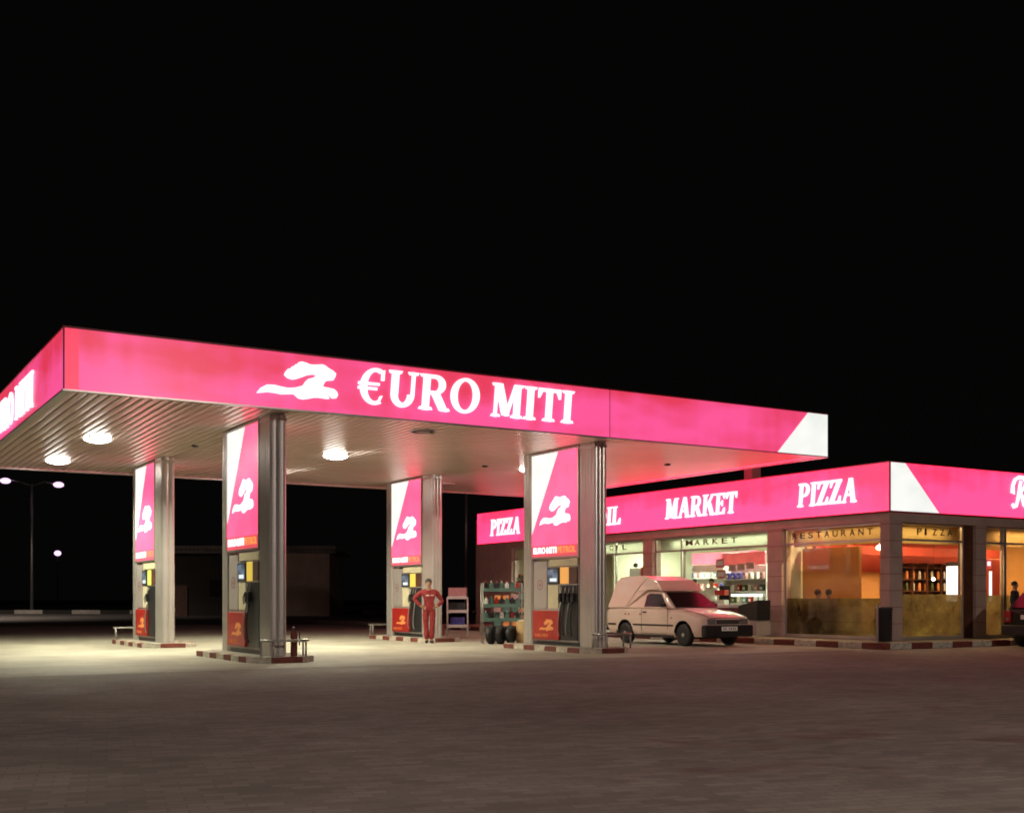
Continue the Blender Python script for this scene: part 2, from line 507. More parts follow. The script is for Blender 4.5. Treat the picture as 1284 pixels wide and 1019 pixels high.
M['plate'] = mat('white number plate', (.92,.92,.90), .4, 0, .03)
M['platee'] = mat('grey plate characters', (.30,.30,.30), .5)
M['orangelens'] = mat('orange lens', (.55,.12,.03), .2)
M['redlens'] = mat('red lens', (.35,.01,.01), .15)
M['clear'] = mat('clear headlight lens', (.30,.28,.27), .12, .4)

# ---------------------------------------------------------------- ground
def ground_mat():
    m = bpy.data.materials.new('brick paving')
    m.use_nodes = True
    nt = m.node_tree; b = nt.nodes['Principled BSDF']
    tc = nt.nodes.new('ShaderNodeTexCoord')
    mp = nt.nodes.new('ShaderNodeMapping'); mp.inputs['Rotation'].default_value = (0,0,R(12))
    nt.links.new(tc.outputs['Object'], mp.inputs[0])
    br = nt.nodes.new('ShaderNodeTexBrick')
    br.inputs['Scale'].default_value = 1
    br.inputs['Brick Width'].default_value = .22; br.inputs['Row Height'].default_value = .11
    br.inputs['Mortar Size'].default_value = .008
    br.inputs['Color1'].default_value = (.30,.265,.23,1); br.inputs['Color2'].default_value = (.20,.178,.155,1)
    br.inputs['Mortar'].default_value = (.215,.19,.165,1)
    nt.links.new(mp.outputs[0], br.inputs['Vector'])
    n = nt.nodes.new('ShaderNodeTexNoise'); n.inputs['Scale'].default_value = .35; n.inputs['Detail'].default_value = 9
    n.inputs['Roughness'].default_value = .65
    nt.links.new(tc.outputs['Object'], n.inputs['Vector'])
    mr = nt.nodes.new('ShaderNodeMapRange'); mr.inputs[1].default_value = .3; mr.inputs[2].default_value = .7
    mr.inputs[3].default_value = .68; mr.inputs[4].default_value = 1.2
    nt.links.new(n.outputs[0], mr.inputs[0])
    mx = nt.nodes.new('ShaderNodeVectorMath'); mx.operation = 'SCALE'
    nt.links.new(br.outputs['Color'], mx.inputs[0]); nt.links.new(mr.outputs[0], mx.inputs['Scale'])
    st = nt.nodes.new('ShaderNodeTexNoise'); st.inputs['Scale'].default_value = .9; st.inputs['Detail'].default_value = 7; st.inputs['Distortion'].default_value = .8
    nt.links.new(tc.outputs['Object'], st.inputs['Vector'])
    sr = nt.nodes.new('ShaderNodeMapRange'); sr.inputs[1].default_value = .60; sr.inputs[2].default_value = .70; sr.inputs[3].default_value = 1; sr.inputs[4].default_value = .62
    nt.links.new(st.outputs[0], sr.inputs[0])
    # worn wheel tracks running across the yard
    mt = nt.nodes.new('ShaderNodeMapping'); mt.inputs['Rotation'].default_value = (0,0,R(-9)); mt.inputs['Scale'].default_value = (.10,.7,1)
    nt.links.new(tc.outputs['Object'], mt.inputs[0])
    tn = nt.nodes.new('ShaderNodeTexNoise'); tn.inputs['Scale'].default_value = 1; tn.inputs['Detail'].default_value = 8; tn.inputs['Roughness'].default_value = .7
    nt.links.new(mt.outputs[0], tn.inputs['Vector'])
    tr = nt.nodes.new('ShaderNodeMapRange'); tr.inputs[1].default_value = .35; tr.inputs[2].default_value = .65; tr.inputs[3].default_value = .88; tr.inputs[4].default_value = 1.08
    nt.links.new(tn.outputs[0], tr.inputs[0])
    sm = nt.nodes.new('ShaderNodeMath'); sm.operation = 'MULTIPLY'; nt.links.new(sr.outputs[0], sm.inputs[0]); nt.links.new(tr.outputs[0], sm.inputs[1])
    m3 = nt.nodes.new('ShaderNodeVectorMath'); m3.operation = 'SCALE'
    nt.links.new(mx.outputs[0], m3.inputs[0]); nt.links.new(sm.outputs[0], m3.inputs['Scale'])
    nt.links.new(m3.outputs[0], b.inputs['Base Color'])
    rg = nt.nodes.new('ShaderNodeMapRange'); rg.inputs[1].default_value = .55; rg.inputs[2].default_value = .72; rg.inputs[3].default_value = .78; rg.inputs[4].default_value = .60
    nt.links.new(st.outputs[0], rg.inputs[0]); nt.links.new(rg.outputs[0], b.inputs['Roughness'])
    bp = nt.nodes.new('ShaderNodeBump'); bp.inputs['Strength'].default_value = .25; bp.inputs['Distance'].default_value = .006
    nt.links.new(br.outputs['Fac'], bp.inputs['Height']); bp.invert = True
    n3 = nt.nodes.new('ShaderNodeTexNoise'); n3.inputs['Scale'].default_value = 25
    nt.links.new(tc.outputs['Object'], n3.inputs['Vector'])
    bp2 = nt.nodes.new('ShaderNodeBump'); bp2.inputs['Strength'].default_value = .4; bp2.inputs['Distance'].default_value = .012
    nt.links.new(n3.outputs[0], bp2.inputs['Height']); nt.links.new(bp.outputs[0], bp2.inputs['Normal'])
    nt.links.new(bp2.outputs[0], b.inputs['Normal'])
    return m
def slab_mat():
    m = bpy.data.materials.new('pale forecourt concrete')
    m.use_nodes = True
    nt = m.node_tree; b = nt.nodes['Principled BSDF']
    tc = nt.nodes.new('ShaderNodeTexCoord')
    n = nt.nodes.new('ShaderNodeTexNoise'); n.inputs['Scale'].default_value = .5; n.inputs['Detail'].default_value = 10; n.inputs['Roughness'].default_value = .7
    nt.links.new(tc.outputs['Object'], n.inputs['Vector'])
    cr = nt.nodes.new('ShaderNodeValToRGB')
    cr.color_ramp.elements[0].position = .3; cr.color_ramp.elements[0].color = (.22,.20,.155,1)
    cr.color_ramp.elements[1].position = .65; cr.color_ramp.elements[1].color = (.41,.385,.31,1)
    nt.links.new(n.outputs[0], cr.inputs[0])
    nt.links.new(cr.outputs[0], b.inputs['Base Color'])
    b.inputs['Roughness'].default_value = .7
    n3 = nt.nodes.new('ShaderNodeTexNoise'); n3.inputs['Scale'].default_value = 18; n3.inputs['Detail'].default_value = 5
    nt.links.new(tc.outputs['Object'], n3.inputs['Vector'])
    bp2 = nt.nodes.new('ShaderNodeBump'); bp2.inputs['Strength'].default_value = .3; bp2.inputs['Distance'].default_value = .01
    nt.links.new(n3.outputs[0], bp2.inputs['Height']); nt.links.new(bp2.outputs[0], b.inputs['Normal'])
    return m
def sheet(name, pts, z, m):
    b = MB(); b.face(b.verts([(x,y,z) for x,y in pts]))
    o = b.build(name, m); tag(o, kind='structure'); return o
sheet('ground', [(-1200,-600),(1200,-600),(1200,1500),(-1200,1500)], -.008, M['soil'])
sheet('paved_yard', [(-70,-30),(90,-30),(72,66),(10,110),(-70,158)], 0, ground_mat())
def wavy(a, b, n, amp):
    o = []
    for i in range(n):
        t = i/n
        o.append((a[0]+(b[0]-a[0])*t + (random.uniform(-amp,amp) if i else 0), a[1]+(b[1]-a[1])*t + (random.uniform(-amp,amp) if i else 0)))
    return o
sheet('forecourt_slab', wavy((-14,19.15),(21.3,19.3),60,.10) + [(21.3,19.3),(21.3,52),(-14,60)], .004, slab_mat())

# pavement round the shop with a red and white kerb
KU, KV = 21.86, 19.0
b = MB(); b.box(KU+.16, 45, KV+.16, 60, .0, .148)
tag(b.build('pavement', M['conc']), kind='structure')
b = MB()
i = 0; v = KV
while v < 45:
    b.m(M['whitep'] if i % 2 else M['redp']).box(KU, KU+.16, v+.003, v+.747, 0, .15, .012); v += .75; i += 1
u = KU+.16; i = 0
while u < 42:
    b.m(M['redp'] if i % 2 else M['whitep']).box(u+.003, u+.747, KV, KV+.16, 0, .15, .012); u += .75; i += 1
tag(b.build('kerb'), kind='structure')
# far kerb at the road
b = MB()
a0, a1 = Vector((-70,158,0)), Vector((72,66,0))
L = (a1-a0).length; d = (a1-a0).normalized(); nn = Vector((-d.y,d.x,0)); k = 0; s = 0
while s < L:
    p = a0 + d*s
    mtx = Matrix.Translation(p) @ Matrix.Rotation(math.atan2(d.y,d.x), 4, 'Z')
    b.m(M['conc'] if k % 2 == 0 else M['soil']).box(.02, 2.38, 0, .3, 0, .32, 0, mtx); s += 2.4; k += 1
tag(b.build('roadside_kerb'), kind='structure')

# ---------------------------------------------------------------- canopy
CU0, CU1, CV0, CV1, CZ0, CZ1 = 3.70, 21.65, 20.65, 33.90, 4.70, 5.79
can = thing('canopy', 'large flat forecourt canopy with glowing pink fascia and slatted ceiling', 'canopy', (12.7, 27.3, 0))
b = MB()
# slatted soffit: shallow curved slats running front to back
w = .18; n = int((CU1-CU0-.2)/w)
for i in range(n):
    x0 = CU0 + .1 + i*w
    prof = [(x0+.016, 4.752), (x0+.020, 4.733), (x0+.034, 4.7276), (x0+.09, 4.727), (x0+.146, 4.7276), (x0+.160, 4.733), (x0+.164, 4.752)]
    A = b.verts([(x, CV0+.09, z) for x, z in prof]); B = b.verts([(x, CV1-.09, z) for x, z in prof])
    b.m(M['soffit'])
    for k in range(len(prof)-1): b.face([A[k], A[k+1], B[k+1], B[k]], 0 < k < 5)
b.m(M['groove']).box(CU0+.08, CU1-.08, CV0+.08, CV1-.08, 4.753, 4.77)
b.build('ceiling', None, can)
b = MB().m(M['greypan']); b.box(CU0+.1, CU1-.1, CV0+.1, CV1-.1, 5.60, 5.66); b.build('roof', None, can)
# fascia boxes
def fascia(name, box, mm='pink'):
    b = MB().m(M[mm]); b.box(*box, .004)
    return b.build(name, None, can)
f1 = fascia('fascia', (CU0, 15.0, CV0, CV0+.10, CZ0+.03, CZ1-.03))
f1b = fascia('fascia', (15.012, CU1, CV0, CV0+.10, CZ0+.03, CZ1-.03))
f2 = fascia('fascia', (CU0, CU0+.10, CV0+.103, CV1-.103, CZ0+.03, CZ1-.03))
f3 = fascia('fascia', (CU1-.10, CU1, CV0+.103, CV1-.103, CZ0+.03, CZ1-.03), 'pinkboost')
f4 = fascia('fascia', (CU0, CU1, CV1-.10, CV1, CZ0+.03, CZ1-.03))
b = MB().m(M['trim'])
for zz in ((CZ0, CZ0+.028), (CZ1-.028, CZ1)):
    b.m(M['alu'] if zz[0] == CZ0 else M['trim'])
    b.box(CU0-.02, CU1+.02, CV0-.02, CV0+.10, *zz); b.box(CU0-.02, CU1+.02, CV1-.1, CV1+.02, *zz)
    b.box(CU0-.02, CU0+.1, CV0+.103, CV1-.103, *zz); b.box(CU1-.1, CU1+.02, CV0+.103, CV1-.103, *zz)
b.m(M['trim']).box(CU0-.012, CU0+.012, CV0-.012, CV0+.012, CZ0+.03, CZ1-.03)
b.box(15.001, 15.011, CV0-.006, CV0+.05, CZ0+.03, CZ1-.03)
b.build('edge_trim', None, can)
b = MB().m(M['red_em']); b.box(CU0+.02, CU0+.24, CV0-.006, CV0-.001, CZ0+.04, CZ1-.04); b.build('corner_panel', None, f1)
def word(txt, fr, h, w, sh, parent):
    b = MB(); serif_text(b, txt, fr, h, w, sh); return b.build('lettering', M['white_em'], parent)
word(['E$','U','R','O'], fr_front(9.02, CV0, 4.955), .70, 2.72, .08, f1)
word(['M','I','T','I'], fr_front(11.98, CV0, 4.95), .685, 2.06, .08, f1)
b = MB(); logo(b, fr_front(7.04, CV0, 4.925), 1.59); b.build('logo', M['white_em'], f1)
b = MB(); b.prism([(-1.68,.03),(0,.03),(0,1.06),(-.67,1.06)], fr_front(CU1, CV0, CZ0), .002, .008)
b.build('white_wedge', M['white_tri'], f1b)
b = MB(); b.prism([(0,.03),(1.68,.03),(.67,1.06),(0,1.06)], fr_right(CU1, CV0+.02, CZ0), .002, .008)
b.build('white_wedge', M['white_tri'], f3)
# left side repeats name and emblem
word(['E$','U','R','O'], fr_left(CU0, 29.05, 4.89), .66, 2.9, .08, f2)
word(['M','I','T','I'], fr_left(CU0, 25.9, 4.89), .66, 2.2, .08, f2)
b = MB(); logo(b, fr_left(CU0, 31.2, 4.86), 1.6); b.build('logo', M['white_em'], f2)
# ceiling fittings
def downlight(x, y, lit):
    b = MB().m(M['white']); b.lathe([(.27,4.700),(.29,4.708),(.29,4.74),(.20,4.74),(.20,4.712),(.25,4.700)], (x,y,0), 28)
    o = b.build('ceiling_light', None, can)
    if not lit: o['label'] = 'unlit round ceiling light'
    b = MB().m(M['lamp'] if lit else M['greypan'])
    b.lathe([(.0,4.63),(.12,4.634),(.20,4.65),(.27,4.68),(.29,4.702),(.285,4.716)] if lit else [(.0,4.695),(.12,4.697),(.19,4.7035),(.2,4.716)], (x,y,0), 28)
    b.build('diffuser', None, o)
    if lit:
        light('lamp_light', 'SPOT', (x, y, 4.62), CANOPY_LAMP_W*8*lit, (.98,.97,.70), can, .20, R(152), .55)
for x, y, l in [(5.47,26.6,1),(5.47,31.3,1),(11.11,26.7,1),(11.11,31.3,1),(16.75,26.7,.15),(11.08,21.9,0),(16.75,31.6,0)]:
    downlight(x, y, l)
for x, y in [(7.65,26.7),(15.4,26.8),(19.3,24.0),(19.3,29.5)]:
    b = MB().m(M['blackpl']); b.lathe([(.03,4.69),(.075,4.70),(.09,4.735)], (x,y,0), 14); b.build('sprinkler', None, can)

# ---------------------------------------------------------------- column units with light box, and pumps
def ribbed(mb, x0, x1, y0, y1, z0, z1, rib=.12):
    """aluminium cladding: plan outline with half-round ribs, extruded"""
    out = []
    def side(ax, ay, bx, by, nx, ny):
        Ls = math.hypot(bx-ax, by-ay); k = max(1, round(Ls/rib)); st = Ls/k
        dx, dy = (bx-ax)/Ls, (by-ay)/Ls
        for i in range(k):
            for j in range(5):
                a = PI*j/5
                s_ = i*st + st/2 - st*.42*math.cos(a); h = .020*math.sin(a)
                out.append((ax+dx*s_+nx*h, ay+dy*s_+ny*h))
    side(x0,y0,x1,y0,0,-1); side(x1,y0,x1,y1,1,0); side(x1,y1,x0,y1,0,1); side(x0,y1,x0,y0,-1,0)
    A = mb.verts([(x,y,z0) for x,y in out]); B = mb.verts([(x,y,z1) for x,y in out]); k = len(out)
    for i in range(k): mb.face([A[i], A[(i+1)%k], B[(i+1)%k], B[i]])
    mb.face(A[::-1]); mb.face(B)

def unit(u, v, label):
    r = thing('canopy_column', label, 'column', (u+.15, v+1.5, 0), 0, 'ribbed metal columns with light boxes carrying the canopy')
    b = MB().m(M['alu']); ribbed(b, u, u+.30, v, v+.60, .0, 4.726); b.build('pillar', None, r)
    b = MB().m(M['alu2']); b.box(u-.02, u+.32, v-.02, v+.62, 4.60, 4.66, .01)
    for k in range(4): b.ball((u+.04+k*.075, v-.03, 4.58), .014, 8)
    b.build('collar', None, r)
    b = MB().m(M['alu']); ribbed(b, u+.03, u+.27, v+2.70, v+3.08, .0, 4.726); b.build('post', None, r)
    # light box frame
    b = MB().m(M['alu2'])
    b.box(u-.03, u+.33, v+.62, v+.665, 2.16, 4.70); b.box(u-.03, u+.33, v+2.635, v+2.68, 2.16, 4.70)
    b.box(u-.03, u+.33, v+.667, v+2.633, 4.655, 4.70); b.box(u-.03, u+.33, v+.667, v+2.633, 2.16, 2.205)
    b.box(u+.1, u+.2, v+.667, v+2.633, 2.21, 4.65)
    lb = b.build('light_box', None, r)
    for side in (0, 1):
        if side == 0: fr = fr_left(u-.01, v+2.633, 2.208)
        else: fr = fr_right(u+.31, v+.667, 2.208)
        W, H = 1.966, 2.445
        b = MB(); b.m(M['pinkpanel']).prism([(0,.26),(.0,.55),(1.14,H),(W,H),(W,.26)], fr, -.02, .0)
        pp = b.build('acrylic_face', None, lb)
        b = MB(); b.m(M['white_tri']).prism([(0,.55),(1.14,H),(0,H)], fr, -.02, .0)
        b.build('white_wedge', None, lb)
        b = MB(); b.m(M['redstrip']).prism([(0,0),(W,0),(W,.26),(0,.26)], fr, -.02, .0)
        b.build('red_strip', None, lb)
        b = MB(); logo(b, (fr[0]+fr[1]*.34+fr[2]*.72, fr[1], fr[2], fr[3]), 1.32, 1.18, .001, .012); b.build('logo', M['white_em'], lb)
        plain_text('lettering', 'EURO', (fr[0]+fr[1]*.07+fr[2]*.075, fr[1], fr[2], fr[3]), .15, M['white_em'], lb, .53, .008, .03)
        plain_text('lettering', 'MITI', (fr[0]+fr[1]*.66+fr[2]*.075, fr[1], fr[2], fr[3]), .15, M['white_em'], lb, .42, .008, .03)
        plain_text('lettering', 'PETROL', (fr[0]+fr[1]*1.13+fr[2]*.075, fr[1], fr[2], fr[3]), .15, M['orange_em'], lb, .75, .008, .02)
    return r

def pump(u, v, label, dm, extra):
    """dispenser standing between pillar and post: v+.68 .. v+2.62, faces -X and +X"""
    r = thing('fuel_pump', label, 'fuel pump', (u+.15, v+1.6, .14), 0, 'fuel pumps under the light boxes')
    x0, x1 = u+.03, u+.50
    vf, vn = v+2.60, v+.68
    b = MB().m(M['greypan']); b.box(x0, x1, vn, vf, .20, 2.10, .01)
    b.m(M['blackpl']).box(x0+.03, x1-.03, vn+.03, vf-.03, .109, .20)
    b.build('body', None, r)
    b = MB().m(M['cream']); b.box(x0-.03, x0-.001, vn+.02, vf-.72, 1.97, 2.13, .006); b.build('header', None, r)
    b = MB().m(M['greypan']); b.box(x0-.02, x0-.001, vf-.60, vf-.02, .98, 2.10, .004); o = b.build('side_panel', None, r)
    b = MB().m(M['trim']); 
    fr = fr_left(x0-.021, vf-.18, 1.42)
    b.prism(arc(.12,.12,.12,.12,.015,.015,0,359,20), fr, 0, .002); b.prism(rect(.06,.09,.18,.11), fr, 0, .002); b.prism(rect(.08,.13,.16,.15), fr, 0, .002)
    b.build('sticker', None, o)
    b = MB().m(M['blackpl']); b.box(x0-.05, x0-.001, vf-1.14, vf-.64, 1.56, 1.94, .015); o = b.build('display', None, r)
    b = MB().m(M['screen']); b.box(x0-.056, x0-.051, vf-1.10, vf-.68, 1.60, 1.90)
    b.m(M['screenglow']).box(x0-.059, x0-.0565, vf-1.07, vf-.78, 1.615, 1.69); b.build('screen', None, o)
    b = MB().m(dm); b.box(x0-.03, x0-.001, vf-1.52, vf-1.17, 1.56, 1.94, .01); b.build('price_panel', None, r)
    b = MB().m(M['wood']); b.box(x0-.03, x0-.001, vf-1.88, vf-1.54, 1.56, 1.94, .01); b.build('grade_panel', None, r)
    b = MB().m(M['cream']); b.box(x0-.02, x0-.001, vf-1.08, vf-.64, .98, 1.53, .006); b.build('keypad_panel', None, r)
    b = MB().m(M['red']); b.box(x0-.06, x0-.001, vf-1.16, vf-.02, .24, .93, .01); o = b.build('red_door', None, r)
    b = MB(); logo(b, fr_left(x0-.06, vf-.32, .44), .62, 1.05, .001, .004); b.build('logo', M['logo_o'], o)
    plain_text('lettering', 'EURO', fr_left(x0-.06, vf-.14, .30), .07, M['logo_o'], o, .29, .003)
    plain_text('lettering', 'MITI', fr_left(x0-.06, vf-.48, .30), .07, M['logo_o'], o, .22, .003)
    b = MB().m(M['blackpl']); b.box(x0-.02, x0-.001, vf-1.89, vf-1.18, .24, 1.53, .006); b.build('nozzle_bay', None, r)
    for k in range(extra):
        yy = vf - 1.26 - k*.165
        b = MB().m(M['blackpl'])
        b.box(x0-.10, x0-.022, yy-.035, yy+.035, 1.14, 1.34, .012)
        b.tube([(x0-.07,yy,1.16),(x0-.12,yy,1.10),(x0-.13,yy,1.22),(x0-.10,yy,1.32)], .012, 6)
        nz = b.build('nozzle', None, r)
        b = MB().m(M['steel']); b.tube([(x0-.06,yy,1.33),(x0-.055,yy,1.42),(x0-.03,yy,1.50)], .012, 6); b.build('spout', None, nz)
        b = MB().m(M['dark' if k % 2 else 'steel'])
        pts = []
        for t in range(13):
            q = t/12
            pts.append((x0-.05-.05*math.sin(PI*q), yy+.012+.05*q+(.03*math.sin(PI*q*(1+k%2))), 1.14 - .80*math.sin(PI*q*.5) if q < 1 else .34))
        b.tube(pts, .014, 6); b.build('hose', None, r)
    return r

def island(u, v, label):
    x0, x1, y0, y1 = u-.52, u+.82, v-.48, v+3.50
    r = thing('pump_island', label, 'pump island', (u+.15, v+1.5, 0), 0, 'raised pump islands with painted kerbs')
    c = .36
    ring = [(x0+c,y0),(x1-c,y0),(x1,y0+c),(x1,y1-c),(x1-c,y1),(x0+c,y1),(x0,y1-c),(x0,y0+c)]
    def inset(d):
        s = d*.41
        return [(x0+c+s,y0+d),(x1-c-s,y0+d),(x1-d,y0+c+s),(x1-d,y1-c-s),(x1-c-s,y1-d),(x0+c+s,y1-d),(x0+d,y1-c-s),(x0+d,y0+c+s)]
    inn = inset(.13)
    b = MB().m(M['conc'])
    b.prism(inset(.132), (Vector((0,0,0)), Vector((1,0,0)), Vector((0,1,0)), Z), .005, .108); b.build('platform', None, r)
    b = MB(); n = 0
    for i in range(8):
        p, q = Vector(ring[i]), Vector(ring[(i+1)%8]); pi, qi = Vector(inn[i]), Vector(inn[(i+1)%8])
        Ls = (q-p).length; k = max(1, round(Ls/.46))
        for j in range(k):
            t0, t1 = j/k + .004, (j+1)/k - .004
            poly = [p.lerp(q,t0), p.lerp(q,t1), pi.lerp(qi,t1), pi.lerp(qi,t0)]
            b.m(M['whitep'] if n % 2 else M['redp'])
            b.prism([(a.x,a.y) for a in poly], (Vector((0,0,0)), Vector((1,0,0)), Vector((0,1,0)), Z), 0, .112); n += 1
    b.build('kerb', None, r)
    return r

def guard(u, v, s, z, label):
    """low steel hoop at an island end; s=-1 near end, +1 far end"""
    r = thing('guard_rail', label, 'guard rail', (u, v, z), 0, 'low steel guard rails at the island ends')
    w, d, h = .42, .20, .42 - (z if z else 0)
    b = MB().m(M['steel'])
    b.tube([(-w, -s*d, h),(-w+.02, s*d*.6, h),(-w+.1, s*d, h),(w-.1, s*d, h),(w-.02, s*d*.6, h),(w,-s*d,h)], .024, 8)
    b.build('rail', None, r, False)
    for x, y in ((-w,-s*d),(w,-s*d),(-w+.1,s*d),(w-.1,s*d)):
        b = MB().m(M['steel']); b.tube([(x,y,0),(x,y,h)], .02, 8); b.lathe([(.05,0),(.05,.012)], (x,y,0), 12); b.build('leg', None, r, False)
    return r

UL, UR, VN, VF = 7.55, 15.09, 21.32, 29.25
unit(UL, VN, 'ribbed metal column with light box, nearest the camera under the canopy edge')
unit(UR, VN, 'ribbed metal column with light box, standing left of the white van')
unit(UL, VF, 'ribbed metal column with light box, leftmost of the four')
unit(UR, VF, 'ribbed metal column with light box, behind the attendant in red')
pump(UL, VN, 'fuel pump with red door and yellow panel, in the nearest column', M['yellowd'], 2)
pump(UR, VN, 'fuel pump with four nozzles and cream header, beside the white van', M['oranged'], 4)
pump(UL, VF, 'fuel pump with bright yellow green panel, in the leftmost column', M['greend'], 1)
pump(UR, VF, 'fuel pump half hidden behind the attendant in red', M['yellowd'], 3)
island(UL, VN, 'red and white kerbed island under the nearest column')
island(UR, VN, 'red and white kerbed island under the column beside the van')
island(UL, VF, 'red and white kerbed island under the leftmost column')
island(UR, VF, 'red and white kerbed island under the column behind the attendant')
guard(UL+.20, VN-.28, -1, .11, 'steel guard rail at the foot of the nearest column')
guard(UR+.30, VN-.28, -1, .11, 'steel guard rail in front of the van rear wheel')
guard(UL-.02, VF+3.26, 1, .11, 'steel guard rail at the far end of the leftmost island')
guard(UR-.02, VF+3.26, 1, .11, 'steel guard rail left of the pump behind the attendant')

t = thing('fire_extinguisher', 'red fire extinguisher at the right foot of the nearest column', 'fire extinguisher', (UL+.42, VN-.12, .11))
b = MB().m(M['redp']); b.lathe([(.055,0),(.065,.02),(.065,.42),(.04,.50),(.03,.52)], (0,0,0), 18); b.build('cylinder', None, t, False)
b = MB().m(M['blackpl']); b.box(-.02,.02,-.06,.05,.521,.56,.005); b.tube([(0,-.05,.54),(.09,-.06,.45),(.10,-.02,.2)], .012, 6); b.build('valve', None, t, False)

# ---------------------------------------------------------------- shop building
U0, V0, V1, WZ = 23.30, 20.14, 41.0, 3.36
shop = thing('shop_building', 'single storey shop and restaurant with glowing pink sign band and big windows', 'building', (U0+5, 30, .15))
def pillar(x0,x1,y0,y1,z0=.15,z1=WZ-.203):
    b = MB().m(M['wallstone']); b.box(x0,x1,y0,y1,z0,z1); b.build('pillar', None, shop)
pillar(U0, U0+.48, V0, V0+.30)                     # corner
pillar(U0, U0+.35, 23.93, 24.50)
pillar(U0, U0+.35, 29.74, 30.24)
pillar(U0, U0+.35, 34.6, 35.1)
pillar(U0, U0+.35, 38.5, V1)
pillar(26.66, 27.08, V0, V0+.35)
pillar(31.5, 32.0, V0, V0+.35)
pillar(35.8, 36.2, V0, V0+.35)
# horizontal joints of the cladding
b = MB().m(M['trim'])
for k in range(8):
    zz = .15 + .42*(k+1)
    if zz > 3.2: break
    b.box(U0-.004, U0+.485, V0-.004, V0+.302, zz, zz+.012); b.box(U0-.004, U0+.3, 23.926, 24.504, zz, zz+.012); b.box(U0-.004, U0+.3, 29.736, 30.244, zz, zz+.012)
    b.box(26.656, 27.084, V0-.004, V0+.3, zz, zz+.012)
b.build('cladding_joints', None, shop)
b = MB().m(M['wallstone']); b.box(U0-.02, U0+.40, V0-.02, V1, WZ-.20, WZ+.02); b.box(U0+.403, 36.2, V0-.02, V0+.40, WZ-.20, WZ+.02)
b.build('lintel', None, shop)
b = MB().m(M['housewall']); b.box(U0, 36.2, V1, V1+.3, .15, 4.4); b.box(36.2, 36.5, V0, V1+.3, .15, 4.4); b.build('wall', None, shop)
b = MB().m(M['greypan']); b.box(U0+.1, 36.4, V0+.1, V1+.2, 4.42, 4.5); b.build('roof', None, shop)
b = MB().m(M['cream_wall']); b.box(U0+.42, 36.1, V0+.42, V1-.05, 3.30, 3.34); b.build('inner_ceiling', None, shop)
b = MB().m(M['floor_in']); b.box(U0+.02, 36.1, V0+.02, V1-.02, .149, .17); b.build('inner_floor', None, shop)
# sign band
SZ0, SZ1 = 3.40, 4.65
b = MB().m(M['pink2']); b.box(U0-.10, U0+.05, V0-.10, V1, SZ0+.02, SZ1-.02); s1 = b.build('sign_band', None, shop)
b = MB().m(M['pink2']); b.box(U0+.052, 36.5, V0-.10, V0+.05, SZ0+.02, SZ1-.02); s2 = b.build('sign_band', None, shop)
b = MB().m(M['trim'])
for zz in ((SZ0-.008, SZ0+.018), (SZ1-.018, SZ1+.008)):
    b.box(U0-.12, U0+.05, V0-.12, V1, *zz); b.box(U0+.052, 36.5, V0-.12, V0+.05, *zz)
b.box(U0-.112, U0-.08, V0-.112, V0-.08, SZ0+.02, SZ1-.02)
b.build('sign_trim', None, shop)
X = U0-.10
word('PIZZA', fr_left(X, 39.95, 3.70), .64, 2.25, .10, s1)
word('OIL', fr_left(X, 32.75, 3.70), .60, 1.45, .10, s1)
word('MARKET', fr_left(X, 28.95, 3.72), .62, 3.30, .10, s1)
word('PIZZA', fr_left(X, 23.22, 3.71), .63, 2.12, .10, s1)
b = MB(); b.prism([(.0,.02),(1.83,.02),(.55,1.23),(.0,1.23)], fr_front(U0-.09, V0-.10, SZ0), .002, .008); b.build('white_wedge', M['white_tri'], s2)
# script capital on the front band
b = MB().m(M['white_em'])
F = fr_front(27.98, V0-.10, 3.68)
def pt3(x, y, dd): return F[0]+F[1]*x+F[2]*y+F[3]*dd
for pts, rr in (([(.04,.10),(.10,.02),(.20,.05),(.26,.20),(.34,.50),(.40,.74)], .045),
                ([(.04,.55),(.02,.42),(.08,.40),(.05,.60),(.14,.76),(.32,.84),(.52,.84),(.62,.74),(.58,.58),(.42,.48),(.32,.46)], .05),
                ([(.36,.46),(.46,.30),(.54,.10),(.64,.02),(.74,.10)], .05)):
    b.tube([pt3(x, y, .02) for x, y in pts], rr, 8)
b.build('script_letter', None, s2)

